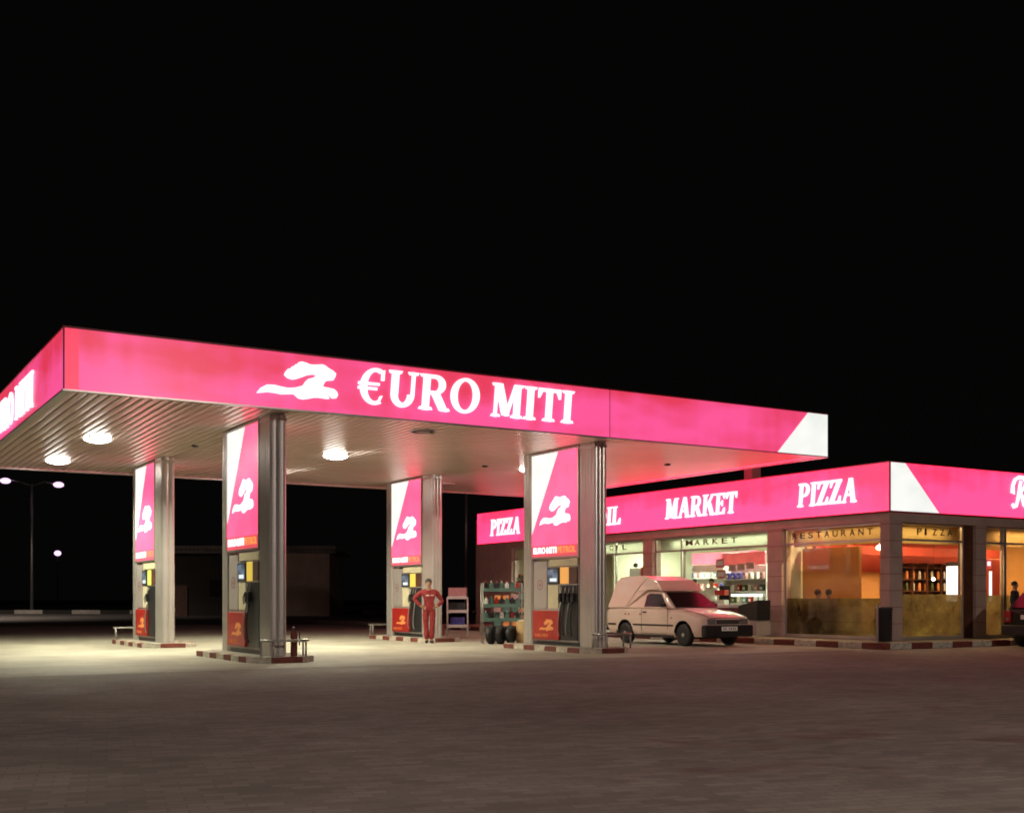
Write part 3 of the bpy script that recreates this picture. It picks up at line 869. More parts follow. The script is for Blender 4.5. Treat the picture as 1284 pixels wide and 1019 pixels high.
# windows: frame > glass, lower film
def window(kind, a0, a1, z0=.17, z1=WZ-.2, mull=(), transom=2.72, film=None, letters=None, face='L'):
    """face L: in the plane x=U0+.12 running along Y from a0 to a1; face F: plane y=V0+.12 along X"""
    off = .12
    def bx(mb, s0, s1, zz0, zz1, d0, d1):
        if face == 'L': mb.box(U0+off+d0, U0+off+d1, s0, s1, zz0, zz1)
        else: mb.box(s0, s1, V0+off+d0, V0+off+d1, zz0, zz1)
    b = MB().m(M['alu'])
    e = .05
    bx(b, a0, a0+e, z0, z1, 0, .07); bx(b, a1-e, a1, z0, z1, 0, .07)
    bx(b, a0+e, a1-e, z0, z0+.07, .002, .068); bx(b, a0+e, a1-e, z1-e, z1, .002, .068)
    bx(b, a0+e, a1-e, transom-.025, transom+.025, .003, .067)
    for mu in mull: bx(b, mu-.022, mu+.022, z0+.07, z1-e, .004, .066)
    fr = b.build(kind, None, shop)
    b = MB().m(M['glass']); bx(b, a0+e, a1-e, z0+.07, z1-e, .030, .036); b.build('glass', None, fr)
    if film:
        b = MB().m(M['frost']); bx(b, a0+e, a1-e, z0+.07, film, .041, .043); b.build('frosted_film', None, fr)
    if letters:
        t, s0, s1, zz, h = letters
        F_ = fr_left(U0+off+.03, s0, zz) if face == 'L' else fr_front(s0, V0+off+.03, zz)
        W = abs(s1-s0)
        k = len(t); step = W/(k-.35)
        for i, c in enumerate(t):
            plain_text('letter', c, (F_[0]+F_[1]*step*i, F_[1], F_[2], F_[3]), h, M['letter'], fr, step*(.25 if c == 'I' else .80 if c == 'M' else .62), .006, .02)
    return fr
window('window', 20.44, 23.93, film=1.22, letters=('RESTAURANT', 23.66, 20.80, 2.86, .17))
window('window', 24.50, 29.74, letters=('MARKET', 28.25, 25.90, 2.86, .17), mull=(28.45,))
window('window', 30.24, 34.60, letters=('OIL', 32.28, 31.30, 2.86, .17), mull=(31.9, 33.2))
window('window', 35.10, 38.50, mull=(36.8,))
window('window', 23.78, 26.30, film=1.32, letters=('PIZZA', 24.50, 25.88, 2.86, .17), face='F')
window('door', 27.08, 28.05, film=1.30, transom=2.72, mull=(27.92,), face='F')
window('window', 28.05, 31.5, film=1.3, face='F', mull=(29.8,))
window('window', 32.0, 35.8, film=1.3, face='F', mull=(33.9,))
b = MB().m(M['wood']); b.box(26.30, 26.66, V0+.10, V0+.30, .17, WZ-.2); b.build('door_frame', None, shop)

# inner walls (parts of the building)
b = MB().m(M['cream_wall'])
b.box(23.75, 36.1, 24.15, 24.25, .17, 3.30)       # partition, market side
b.box(30.4, 30.5, 24.26, 40.9, .17, 3.30)         # back wall of market
b.box(24.6, 30.39, 33.6, 33.7, .17, 3.30); b.box(23.95, 24.2, 28.86, 29.10, .17, 3.29)
b.build('inner_wall', None, shop)
b = MB().m(M['orangewall']); b.box(24.4, 36.1, 24.04, 24.14, .17, 3.30); b.box(24.20, 24.30, 21.95, 24.03, .17, 2.62)
b.build('orange_wall', None, shop)
b = MB().m(M['tanwall']); b.box(U0+.55, U0+.60, 20.75, 24.0, 2.66, 3.29); b.box(23.95, 36, V0+.60, V0+.65, 2.66, 3.29); b.build('bulkhead', None, shop)
b = MB().m(M['cream_wall']); b.box(U0+.55, U0+.60, 24.3, 38.4, 2.78, 3.29); b.build('bulkhead', None, shop)
b = MB().m(M['redwall']); b.box(24.6, 32, 23.9, 24.0, 2.0, 3.25); b.box(24.9, 31.5, 22.9, 23.0, 2.45, 2.70); b.build('red_bulkhead', None, shop)
# rooftop vent stack behind the sign band
t = thing('rooftop_stack', 'short square masonry stack on the shop roof under the canopy corner', 'chimney', (25.2, 27.15, 4.5))
b = MB().m(M['wallstone']); b.box(-.18,.18,-.18,.18,.003,1.3); b.build('shaft', None, t, False)
b = MB().m(M['conc']); b.box(-.22,.22,-.22,.22,1.302,1.36); b.build('cap', None, t, False)

# interior lamps
def ceiling_tube(x, y, ln, along, power, col, label):
    t = thing('strip_light', label, 'ceiling light', (x, y, 3.22), 0, 'strip lights on the shop ceiling')
    b = MB().m(M['white'])
    if along == 'Y': b.box(-.08,.08,-ln/2,ln/2,.03,.075)
    else: b.box(-ln/2,ln/2,-.08,.08,.03,.075)
    b.build('housing', None, t, False)
    b = MB().m(M['tube'])
    if along == 'Y': b.tube([(0,-ln/2+.04,.005),(0,ln/2-.04,.005)], .02, 8)
    else: b.tube([(-ln/2+.04,0,.005),(ln/2-.04,0,.005)], .02, 8)
    b.build('tube', None, t, False)
    l = light('strip_glow', 'AREA', (x, y, 3.18), power, col, t, .12 if along == 'Y' else ln, sy=ln if along == 'Y' else .12)
for i, (x, y) in enumerate([(26.0,26.2),(26.0,29.0),(26.0,31.9),(28.6,27.0),(28.6,30.5),(25.8,36.5)]):
    ceiling_tube(x, y, 1.6, 'Y', 190, (.95,1,.78), 'white strip light on the market ceiling')
for x, y in [(24.5,22.6),(26.4,22.0),(28.0,21.4),(30.5,22.0),(34,22)]:
    ceiling_tube(x, y, .8, 'Y', 95, (1,.66,.34), 'warm strip light on the restaurant ceiling')

def added_window_lamp(x, y, ln, along, power, col, label):  # lamps added between glass and bulkhead to brighten the band above the windows
    t = thing('strip_light', label, 'ceiling light', (x, y, 3.10), 0, 'added fill lamps along the window heads')
    b = MB().m(M['white'])
    if along == 'Y': b.box(-.03,.03,-ln/2,ln/2,.02,.06)
    else: b.box(-ln/2,ln/2,-.03,.03,.02,.06)
    b.build('housing', None, t, False)
    light('strip_glow', 'AREA', (x, y, 3.10), power, col, t, .04 if along == 'Y' else ln, sy=ln if along == 'Y' else .04)
added_window_lamp(U0+.36, 27.1, 4.6, 'Y', 26, (.95,1,.72), 'added fill lamp at the head of the market window')
added_window_lamp(U0+.36, 32.4, 4.0, 'Y', 22, (.95,1,.72), 'added fill lamp at the head of the oil shop window')
added_window_lamp(U0+.36, 22.2, 3.0, 'Y', 13, (1,.68,.30), 'added fill lamp at the head of the restaurant window')
added_window_lamp(25.1, V0+.38, 2.2, 'X', 14, (1,.70,.28), 'added fill lamp at the head of the pizza window')
added_window_lamp(29.8, V0+.38, 3.0, 'X', 30, (1,.60,.25), 'added fill lamp at the head of the far right window')
# ---------------------------------------------------------------- figures
def skin_mesh(name, pts, edges, radii, root, material, parent, levels=2, loc=None):
    me = bpy.data.meshes.new(name)
    me.from_pydata([tuple(p) for p in pts], edges, [])
    o = link(bpy.data.objects.new(name, me))
    mod = o.modifiers.new('Skin', 'SKIN')
    mod.use_smooth_shade = True
    if not me.skin_vertices: me.attributes  # layer is made by the modifier
    sv = me.skin_vertices[0].data
    for i, r in enumerate(radii):
        sv[i].radius = (r, r) if not isinstance(r, tuple) else r
        sv[i].use_root = (i == root)
    sb = o.modifiers.new('Sub', 'SUBSURF'); sb.levels = levels; sb.render_levels = levels
    dg = bpy.context.evaluated_depsgraph_get(); dg.update()
    nm = bpy.data.meshes.new_from_object(o.evaluated_get(dg))
    bpy.data.objects.remove(o); bpy.data.meshes.remove(me)
    nm.name = name
    nm.materials.clear(); nm.materials.append(material)
    for p in nm.polygons: p.use_smooth = True
    ob = link(bpy.data.objects.new(name, nm))
    ob.parent = parent
    return ob

def person(label, loc, rz, top, bottom, pose='hips', height=1.74, hairm=None, hands=True, group=None, chest=False):
    """faces local -Y. One continuous body, clothing as children"""
    r = thing('person', label, 'person', loc, rz, group)
    s = height/1.74
    J = {}
    J['pel'] = (0,0,.96); J['wai'] = (0,.0,1.10); J['che'] = (0,.01,1.30); J['nek'] = (0,.015,1.46); J['hd0'] = (0,0,1.54)
    for sd, k in ((-1,'r'),(1,'l')):
        J['sh'+k] = (sd*.185,.01,1.41)
        if pose == 'hips':
            J['el'+k] = (sd*.40,.06,1.18); J['wr'+k] = (sd*.215,-.06,1.01)
        elif pose == 'sit':
            J['el'+k] = (sd*.24,-.04,1.14); J['wr'+k] = (sd*.16,-.26,1.12)
        else:
            J['el'+k] = (sd*.24,.02,1.14); J['wr'+k] = (sd*.25,-.06,.90)
        if pose == 'sit':
            J['hi'+k] = (sd*.10,0,.92); J['kn'+k] = (sd*.12,-.42,.95); J['an'+k] = (sd*.12,-.42,.53); J['to'+k] = (sd*.13,-.56,.50)
        else:
            fw = .05 if k == 'r' else -.03
            J['hi'+k] = (sd*.095,0,.90); J['kn'+k] = (sd*.10,-.02-fw,.50); J['an'+k] = (sd*.10,.02-fw,.09); J['to'+k] = (sd*.125,-.13-fw,.035)
    if pose == 'hips':   # feet nearly together, weight on one leg
        J['anl'] = (.06,-.02,.09); J['tol'] = (.08,-.17,.035); J['knl'] = (.085,-.03,.50)
        J['anr'] = (-.055,.02,.09); J['tor'] = (-.085,-.13,.035); J['knr'] = (-.085,-.01,.50)
    if pose == 'hips':
        J['elr'] = (-.415,.04,1.20); J['ell'] = (.375,.08,1.15); J['shl'] = (.19,.015,1.395); J['hd0'] = (-.012,-.01,1.54); J['pel'] = (.012,0,.96)
    if pose == 'sit':
        J = {k: (v[0], v[1], v[2]-.44) for k, v in J.items()}
    def P(k): return Vector(J[k])*s
    names = ['pel','wai','che','nek','hd0']
    rad = [(.135,.10),(.12,.09),(.15,.105),.058,.06]
    edges = [(0,1),(1,2),(2,3),(3,4)]
    pts = [P(n) for n in names]
    def chain(par, items):
        for p, rr in items:
            pts.append(p); rad.append(rr); edges.append((par, len(pts)-1)); par = len(pts)-1
        return par
    for k in 'rl':
        chain(2, [(P('sh'+k), .062), (P('el'+k), .044), (P('wr'+k), .030)])
        chain(0, [(P('hi'+k), .088), (P('kn'+k), .058), (P('an'+k), .040), (P('to'+k), .034)])
    # head: crown, jaw, nose
    hz = P('hd0').z; hx, hy = P('hd0').x, P('hd0').y
    base = 4
    a = chain(base, [(Vector((hx,hy-.005,hz+.07*s)), (.078,.088))])
    chain(a, [(Vector((hx,hy+.005,hz+.135*s)), (.080,.095)), (Vector((hx,hy+.01,hz+.185*s)), (.05,.06))])
    rad = [tuple(q*s for q in rr) if isinstance(rr, tuple) else rr*s for rr in rad]
    body = skin_mesh('body', pts, edges, rad, 0, M['skin'], r, 2)
    # face and hands are added into the same mesh
    b = MB(); b.m(M['skin']); b.bm.from_mesh(body.data)
    hc = Vector((hx, hy, hz+.09*s))
    b.ball(hc+Vector((0,-.092,-.012))*s, .016*s, 8, (1,1.1,1.5))
    for sd in (-1,1): b.ball(hc+Vector((sd*.082,.01,-.01))*s, .026*s, 8, (.4,.8,1.2))
    b.m(M['hair'])
    for sd in (-1,1): b.ball(hc+Vector((sd*.033,-.083,.018))*s, .009*s, 6, (1.5,.7,.8))
    b.m(M['trim']); b.ball(hc+Vector((0,-.083,-.052))*s, .014*s, 6, (1.8,.6,.5))
    b.m(M['skin'])
    if hands:
        for sd, k in ((-1,'r'),(1,'l')):
            w0 = P('wr'+k); d = (P('wr'+k)-P('el'+k)).normalized()
            if pose == 'hips': d = Vector((-sd*.75,-.45,-.45)).normalized()
            side = d.cross(Vector((0,0,1))).normalized()
            upv = side.cross(d).normalized()
            b.tube([w0-d*.02, w0+d*.03, w0+d*.085], [.028*s,.036*s,.036*s], 8)
            for f, (o_, ln) in enumerate(((-.030,.070),(-.010,.080),(.010,.075),(.030,.058))):
                p0 = w0+d*.075+upv*o_; bend = -side*sd*.3
                p1 = p0+d*ln*.5; p2 = p1+(d+bend).normalized()*ln*.35; p3 = p2+(d+bend*2.4).normalized()*ln*.25
                b.tube([p0,p1,p2,p3], [.010*s,.0095*s,.009*s,.007*s], 6)
            p0 = w0+d*.035+upv*.034
            b.tube([p0, p0+(upv+d*.5).normalized()*.035, p0+(upv*.6+d).normalized()*.062], [.012*s,.010*s,.008*s], 6)
    mats_ = list(b.mats)
    me = bpy.data.meshes.new('body'); b.bm.to_mesh(me); b.bm.free()
    for m_ in mats_: me.materials.append(m_)
    body.data = me
    # hair cap
    b = MB().m(hairm or M['hair'])
    b.ball(hc+Vector((0,.018,.045))*s, .098*s, 12, (.95,1.02,.92)); b.build('hair', None, r, False)
    # clothing
    def cloth(name, keys, edg, rads, m_, root=0):
        return skin_mesh(name, [P(k) if isinstance(k, str) else Vector(k)*s for k in keys], edg, [tuple(q*s for q in q_) if isinstance(q_, tuple) else q_*s for q_ in rads], root, m_, r, 2)
    cr = P('nek') - Vector((0,0,.03))*s
    if top is bottom:
        ky = ['pel','wai','che',tuple(cr/s),'shr','elr','wrr','shl','ell','wrl','hir','knr','anr','hil','knl','anl']
        ed = [(0,1),(1,2),(2,3),(2,4),(4,5),(5,6),(2,7),(7,8),(8,9),(0,10),(10,11),(11,12),(0,13),(13,14),(14,15)]
        rd = [(.16,.125),(.145,.115),(.175,.13),.075,.082,.066,.052,.082,.066,.052,.108,.082,.078,.108,.082,.078]
        o = cloth('coverall', ky, ed, rd, top)
        sub = o.modifiers.new('s', 'SUBSURF'); sub.levels = 1; evaluated(o)
        for v in o.data.vertices:
            c = v.co; k = noise.noise(Vector((c.x*9, c.y*9, c.z*26))) * .010 + noise.noise(Vector((c.x*22, c.y*20, c.z*11))) * .006
            v.co = c + v.normal * k
        b = MB().m(M['trim']); b.lathe([(.148*s,1.045*s),(.152*s,1.05*s),(.152*s,1.075*s),(.148*s,1.08*s)], (0,0,0), 20)
        for v in b.bm.verts: v.co.y *= .80
        b.build('belt', None, r, False)
        b = MB().m(top); b.tube([(-.07*s,-.045*s,1.435*s),(-.03*s,-.085*s,1.42*s),(.03*s,-.085*s,1.42*s),(.07*s,-.045*s,1.435*s),(.06*s,.06*s,1.47*s),(-.06*s,.06*s,1.47*s),(-.07*s,-.045*s,1.435*s)], .014*s, 6); b.build('collar', None, r, False)
    else:
        ky = ['pel','wai','che',tuple(cr/s),'shr','elr','shl','ell']
        cloth('shirt', ky, [(0,1),(1,2),(2,3),(2,4),(4,5),(2,6),(6,7)], [(.15,.118),(.138,.105),(.168,.122),.07,.078,.058,.078,.058], top)
        ky = ['pel','hir','knr','anr','hil','knl','anl']
        cloth('trousers', ky, [(0,1),(1,2),(2,3),(0,4),(4,5),(5,6)], [(.15,.12),.102,.074,.066,.102,.074,.066], bottom)
    if pose == 'hips' and chest:
        b = MB().m(M['cloth_w'])
        b.box(-.10*s,-.015*s,-.172*s,-.150*s,1.285*s,1.315*s,.004); b.box(.03*s,.11*s,-.172*s,-.150*s,1.29*s,1.31*s,.004)
        b.build('chest_badge', None, r, False)
    for k in 'rl':
        a_, t_ = P('an'+k), P('to'+k)
        b = MB().m(M['shoe']); dd = (Vector((t_.x,t_.y,0))-Vector((a_.x,a_.y,0)))
        b.tube([Vector((a_.x,a_.y,a_.z-.045*s))-dd*.45, Vector((a_.x,a_.y,a_.z-.035*s)), Vector((t_.x,t_.y,t_.z+.01*s)), Vector((t_.x,t_.y,t_.z+.004*s))+dd*.25], [.038*s,.050*s,.043*s,.026*s], 10)
        b.build('shoe', None, r, False)
    return r

def face_cam(x, y): return math.atan2(y, x) - PI/2
person('attendant in red coveralls standing with hands on hips', (14.50, 28.30, .0), face_cam(14.50,28.30)+R(6), M['coverall'], M['coverall'], 'hips', 1.74, chest=True)
person('shopper with dark hair and pink top behind the market window, left of the pair', (24.75, 29.35, .17), R(70), M['cloth_p'], M['cloth_d'], 'stand', 1.68)
person('shopper with dark hair and white top behind the market window, right of the pair', (24.80, 28.62, .17), R(-60), M['cloth_w'], M['cloth_d'], 'stand', 1.68)
person('diner in pale shirt seated behind the restaurant window, left one', (23.82, 23.05, .17), R(75), M['cloth_w'], M['cloth_d'], 'sit', 1.72)
person('diner in dark shirt seated behind the restaurant window, right one', (23.88, 22.72, .17), R(108), M['cloth_p'], M['cloth_d'], 'sit', 1.72)
person('person in dark clothes standing beyond the black car', (27.75, 19.75, .15), R(20), M['cloth_d'], M['cloth_d'], 'stand', 1.52)

# ---------------------------------------------------------------- vehicles (local +X forward, +Y left)

def loft(mb, secs):
    """secs: list of (x, [(y,z)...]) half outlines from sill to centreline; mirrored"""
    rings = []
    for x, hs in secs:
        full = [(x,y,z) for y,z in hs] + [(x,-y,z) for y,z in hs[::-1] if abs(y) > 1e-6]
        rings.append(mb.verts(full))
    n = len(rings[0])
    for i in range(len(rings)-1):
        for k in range(n):
            mb.face([rings[i][k], rings[i][(k+1)%n], rings[i+1][(k+1)%n], rings[i+1][k]], True)
    mb.face(rings[0][::-1]); mb.face(rings[-1])

def car_shell(name, secs, axles, material, parent, wheel_r=.30, hw=.83):
    b = MB().m(material); loft(b, secs)
    o = b.build(name, None, parent, False)
    c = MB().m(M['dark'])
    for ax in axles:
        for sd in (-1,1):
            c.lathe([(wheel_r+.055, sd*(hw+.2)), (wheel_r+.055, sd*(hw-.28))][::sd], (ax,0,wheel_r), 28, 'Y')
    co = c.build('cutter', None, None, False)
    co.parent = parent
    bo = o.modifiers.new('b', 'BOOLEAN'); bo.operation = 'DIFFERENCE'; bo.object = co; bo.solver = 'EXACT'
    bo.material_mode = 'TRANSFER'
    evaluated(o)
    bpy.data.objects.remove(co)
    md = o.modifiers.new('bev', 'BEVEL'); md.width = .02; md.segments = 2; md.limit_method = 'ANGLE'; md.angle_limit = R(40)
    evaluated(o)
    for p in o.data.polygons: p.use_smooth = True
    try: o.data.set_sharp_from_angle(angle=R(38))
    except Exception: pass
    return o

def wheel(parent, x, y, r, sd, hub=None):
    b = MB().m(M['dark'])
    b.lathe([(r*.62, -.085),(r*.86,-.09),(r*.97,-.07),(r,-.03),(r,.03),(r*.97,.07),(r*.86,.09),(r*.62,.085)], (0,0,0), 28, 'Y')
    w = b.build('wheel', None, parent, False)
    w.location = (x, y, r)
    b = MB().m(hub or M['steel'])
    b.lathe([(r*.60, sd*.05),(r*.58, sd*.082),(r*.50,sd*.07),(r*.30,sd*.055),(r*.18,sd*.085),(.02,sd*.09)][::1], (0,0,0), 24, 'Y')
    b.m(M['dark'])
    for k in range(8):
        a = 2*PI*k/8
        b.lathe([(.022, sd*.058),(.022,sd*.069)], (r*.42*math.cos(a),0,r*.42*math.sin(a)), 8, 'Y')
    b.build('rim', None, w, False)
    return w

def quad(mb, pts, th):
    """thin plate through four points with thickness th along its normal"""
    p = [Vector(q) for q in pts]
    n = (p[1]-p[0]).cross(p[2]-p[0]).normalized()
    A = mb.verts(p); B = mb.verts([q+n*th for q in p]); k = len(p)
    mb.face(A[::-1]); mb.face(B)
    for i in range(k): mb.face([A[i],A[(i+1)%k],B[(i+1)%k],B[i]])

def sec(x, sill_z, w, belt, zt, wt=None):
    wt = wt or w*.9
    return (x, [(w*.90, sill_z), (w*.99, sill_z+.14), (w, (sill_z+belt)/2+.06), (w*.985, belt-.06), (wt, belt), (wt*.55, zt), (0, zt)])

van = thing('van', 'white pickup van with tall hard top, parked beside the shop, number plate in front', 'van', (19.86, 24.33, 0), R(-90))
secs = [sec(2.05,.34,.68,.62,.63), sec(2.03,.26,.74,.68,.71), sec(1.93,.25,.79,.75,.78), sec(1.55,.24,.81,.84,.87), sec(1.10,.23,.82,.90,.94), sec(.82,.22,.82,.935,.98),
        sec(.2,.22,.82,.95,.98), sec(-.6,.22,.82,.95,.98), sec(-1.4,.25,.82,.96,.99), sec(-1.98,.30,.80,.96,.98), sec(-2.05,.34,.78,.94,.96)]
body = car_shell('body', secs, (1.26,-1.19), M['paintwhite'], van)
def side_shell(mb, poly, wfun, m_):
    """closed side outline poly (x,z); half width from wfun(z)"""
    mb.m(m_)
    A = mb.verts([(x, wfun(z), z) for x, z in poly]); B = mb.verts([(x, -wfun(z), z) for x, z in poly]); k = len(poly)
    mb.face(A); mb.face(B[::-1])
    for i in range(k): mb.face([A[i], A[(i+1)%k], B[(i+1)%k], B[i]])
wf = lambda z: .775 - max(0, z-.95)*.33
b = MB(); side_shell(b, [(.86,.955),(.27,1.375),(.10,1.405),(-.42,1.42),(-1.25,.955)], wf, M['paintwhite'])
cab = b.build('cab', None, van, False)
md = cab.modifiers.new('b','BEVEL'); md.width = .035; md.segments = 3; evaluated(cab)
wf2 = lambda z: .790 - max(0, z-.97)*.20
b = MB(); side_shell(b, [(-1.15,.965),(-2.02,.965),(-1.98,1.10),(-1.78,1.66),(-1.62,1.79),(-1.30,1.83),(-.55,1.82),(-.05,1.70),(.22,1.50),(.28,1.41),(.05,1.43),(-.38,1.44)], wf2, M['paintwhite'])
cap_ = b.build('hard_top', None, van, False)
md = cap_.modifiers.new('b','BEVEL'); md.width = .022; md.segments = 2; evaluated(cap_)
# moulded ridge and side seam of the hard top
b = MB().m(M['paintwhite'])
for sd in (-1,1):
    b.tube([(-1.18, sd*wf2(1.0), 1.0), (-.86, sd*(wf2(1.35)+.006), 1.36), (-.62, sd*(wf2(1.60)+.006), 1.62), (-.45, sd*(wf2(1.72)+.004), 1.74)], .010, 6)
    b.tube([(-.86, sd*(wf2(1.38)+.004), 1.39), (-.3, sd*(wf2(1.46)+.004), 1.455), (.18, sd*(wf2(1.47)+.002), 1.47)], .009, 6)
b.build('moulding', None, cap_, False)
# glazing
b = MB().m(M['darkglass'])
quad(b, [(.842,-.70,.985),(.842,.70,.985),(.300,.575,1.365),(.300,-.575,1.365)], .012); b.build('windscreen', None, van, False)
for sd in (-1,1):
    b = MB().m(M['darkglass'])
    p = [(.56,1.00),(.20,1.34),(-.28,1.355),(-.40,1.30),(-.40,1.00)]
    q = [(x, sd*(wf(z)+.004), z) for x, z in p]
    if sd < 0: q = q[::-1]
    quad(b, q, .006); b.build('side_window', None, van, False)
    b = MB().m(M['blackpl'])   # door outline
    for a_, c_ in (((-.44,.30),(-.44,.955)),((.66,.42),(.66,.955)),((-.44,.30),(.62,.30))):
        b.tube([(a_[0], sd*.822, a_[1]), (c_[0], sd*.822, c_[1])], .005, 5)
    dr = b.build('door_seam', None, van, False)
    b = MB().m(M['blackpl']); b.box(-.38,-.24, sd*.815, sd*.845, .84,.875,.006); b.build('door_handle', None, van, False)
    b = MB().m(M['blackpl']); b.box(.48,.60, sd*.80, sd*.93, .99,1.09,.02); b.build('mirror', None, van, False)
    b = MB().m(M['orangelens']); b.box(.78,.83, sd*.815, sd*.832, .70,.73,.003); b.build('indicator', None, van, False)
    b = MB().m(M['clear']); b.box(1.985,2.056, sd*.40, sd*.67, .56,.70,.012); b.build('headlight', None, van, False)
    b = MB().m(M['redlens']); b.box(-2.065,-2.03, sd*.60, sd*.76, .62,.86,.01); b.build('tail_light', None, van, False)
    b = MB().m(M['dark']); b.box(-1.62,-1.52, sd*.62, sd*.78, .20,.42); b.build('mudflap', None, van, False)
b = MB().m(M['blackpl']); b.box(1.96,2.10,-.81,.81,.25,.55,.035); b.build('bumper', None, van, False)
b = MB().m(M['blackpl']); b.box(-2.12,-1.98,-.77,.77,.34,.50,.03); b.build('bumper', None, van, False)
b = MB().m(M['blackpl']); b.box(2.02,2.065,-.38,.38,.57,.68,.008)
b.m(M['steel'])
for k in range(3): b.box(2.066,2.070,-.36,.36,.585+k*.03,.592+k*.03)
b.build('grille', None, van, False)
b = MB().m(M['plate']); b.box(2.103,2.112,-.26,.26,.40,.51,.003); pl = b.build('number_plate', None, van, False)
b = MB().m(M['platee'])
for k in range(7):
    if k == 2: continue
    b.box(2.1125,2.1135,-.21+k*.062,-.21+k*.062+.035,.425,.485)
b.build('plate_marks', None, pl, False)
b = MB().m(M['blackpl'])
for sd in (-1,1):
    b.tube([(.84, sd*.70, .972),(1.3, sd*.71, .922),(1.9, sd*.66, .795),(2.02, sd*.58, .725)], .006, 5)
b.tube([(2.025,-.58,.72),(2.04,0,.725),(2.025,.58,.72)], .006, 5)
b.build('bonnet_seam', None, van, False)
b = MB().m(M['blackpl'])
for sd in (-1,1):
    b = MB().m(M['blackpl'])
    b.box(-.82,.88, sd*.812, sd*.832, .50,.545,.006); b.box(-1.95,-1.60, sd*.800, sd*.826, .50,.545,.006); b.box(-.80,.84, sd*.76, sd*.80, .20,.27,.01)
    b.build('side_trim', None, van, False)
b = MB().m(M['redlens'])
for x_ in (-1.15,-1.0,-.5): b.lathe([(.022, -.815),(.022,-.832)], (x_,0,.80), 10, 'Y')
b.build('filler_cap', None, van, False)
b = MB().m(M['dark']); b.box(-1.6,1.5,-.62,.62,.19,.30); b.build('underbody', None, van, False)
b = MB().m(M['blackpl']); b.tube([(.84,-.3,.99),(.70,.2,1.10)], .006, 5); b.tube([(.84,.2,.99),(.70,.62,1.10)], .006, 5); b.build('wiper', None, van, False)
for x_ in (1.26,-1.19):
    for sd in (-1,1): wheel(van, x_, sd*.725, .285, sd)

def hatchback(label, loc, rz, paint, group=None):
    r = thing('parked_car', label, 'car', loc, rz, group)
    secs = [sec(1.95,.34,.70,.60,.62), sec(1.90,.26,.76,.68,.71), sec(1.4,.24,.81,.80,.83), sec(.80,.22,.82,.90,.94), sec(0,.22,.82,.92,.95), sec(-1.0,.22,.82,.94,.96), sec(-1.75,.28,.80,.95,.97), sec(-1.90,.34,.78,.92,.94)]
    car_shell('body', secs, (1.22,-1.20), paint, r)
    g = lambda z: .76 - max(0,z-.93)*.34
    b = MB(); side_shell(b, [(.92,.935),(.30,1.38),(.1,1.41),(-1.1,1.42),(-1.38,1.38),(-1.82,.935)], g, paint)
    cb = b.build('cab', None, r, False); md = cb.modifiers.new('b','BEVEL'); md.width = .04; md.segments = 3; evaluated(cb)
    b = MB().m(M['darkglass']); quad(b, [(.898,-.68,.965),(.898,.68,.965),(.345,.56,1.36),(.345,-.56,1.36)], .012); b.build('windscreen', None, r, False)
    b = MB().m(M['darkglass']); quad(b, [(-1.805,.66,.98),(-1.805,-.66,.98),(-1.42,-.56,1.345),(-1.42,.56,1.345)], .012); b.build('rear_window', None, r, False)
    for sd in (-1,1):
        for p in ([(.62,.98),(.26,1.34),(-.30,1.36),(-.30,.98)], [(-.36,.98),(-.36,1.36),(-1.15,1.35),(-1.42,.98)]):
            q = [(x, sd*(g(z)+.004), z) for x, z in p]
            if sd > 0: q = q[::-1]
            b = MB().m(M['darkglass']); quad(b, q[::-1] if 0 else q, .006); b.build('side_window', None, r, False)
        b = MB().m(M['redlens']); b.box(-1.93,-1.88, sd*.56, sd*.76, .62,.90,.012); tl = b.build('tail_light', None, r, False)
        b = MB().m(M['clear']); b.lathe([(.045,-1.935),(.04,-1.931)][::-1], (0, sd*.65, .70), 12, 'X'); b.build('reversing_lens', None, tl, False)
        b = MB().m(M['clear']); b.box(1.87,1.94, sd*.42, sd*.70, .55,.68,.012); b.build('headlight', None, r, False)
        b = MB().m(paint); b.box(.52,.66, sd*.80, sd*.94, .96,1.06,.02); b.build('mirror', None, r, False)
    b = MB().m(M['blackpl']); b.box(-2.0,-1.86,-.78,.78,.30,.56,.03); b.build('bumper', None, r, False)
    b = MB().m(M['blackpl']); b.box(1.88,2.0,-.78,.78,.28,.50,.03); b.build('bumper', None, r, False)
    b = MB().m(M['plate']); b.box(-1.955,-1.935,-.26,.26,.70,.81,.003); b.build('number_plate', None, r, False)
    b = MB().m(M['dark']); b.box(-1.5,1.5,-.62,.62,.18,.28); b.build('underbody', None, r, False)
    for x_ in (1.22,-1.20):
        for sd in (-1,1): wheel(r, x_, sd*.73, .285, sd)
    return r
hatchback('black hatchback seen from behind at the right edge, white plate and red tail lights', (27.55, 17.8, 0), 0, M['paintblack'])
hatchback('maroon hatchback parked beyond the far end of the shop', (27.6, 45.1, 0.01), R(180), M['paintmaroon'])

# ---------------------------------------------------------------- forecourt goods
# waste bin in front of the shop corner
t = thing('litter_bin', 'dark blue cylindrical litter bin in front of the shop corner pillar', 'bin', (22.42, 19.55, .15))
b = MB().m(M['blackpl']); b.lathe([(.17,.02),(.19,.04),(.20,.78),(.21,.80),(.21,.84),(.18,.86)], (0,0,0), 24); b.build('drum', None, t, False)
b = MB().m(M['steel']); b.box(-.235,-.215,-.03,.03,0,.92); b.tube([(-.225,0,.88),(-.15,0,.88)], .012, 6); b.build('stand', None, t, False)

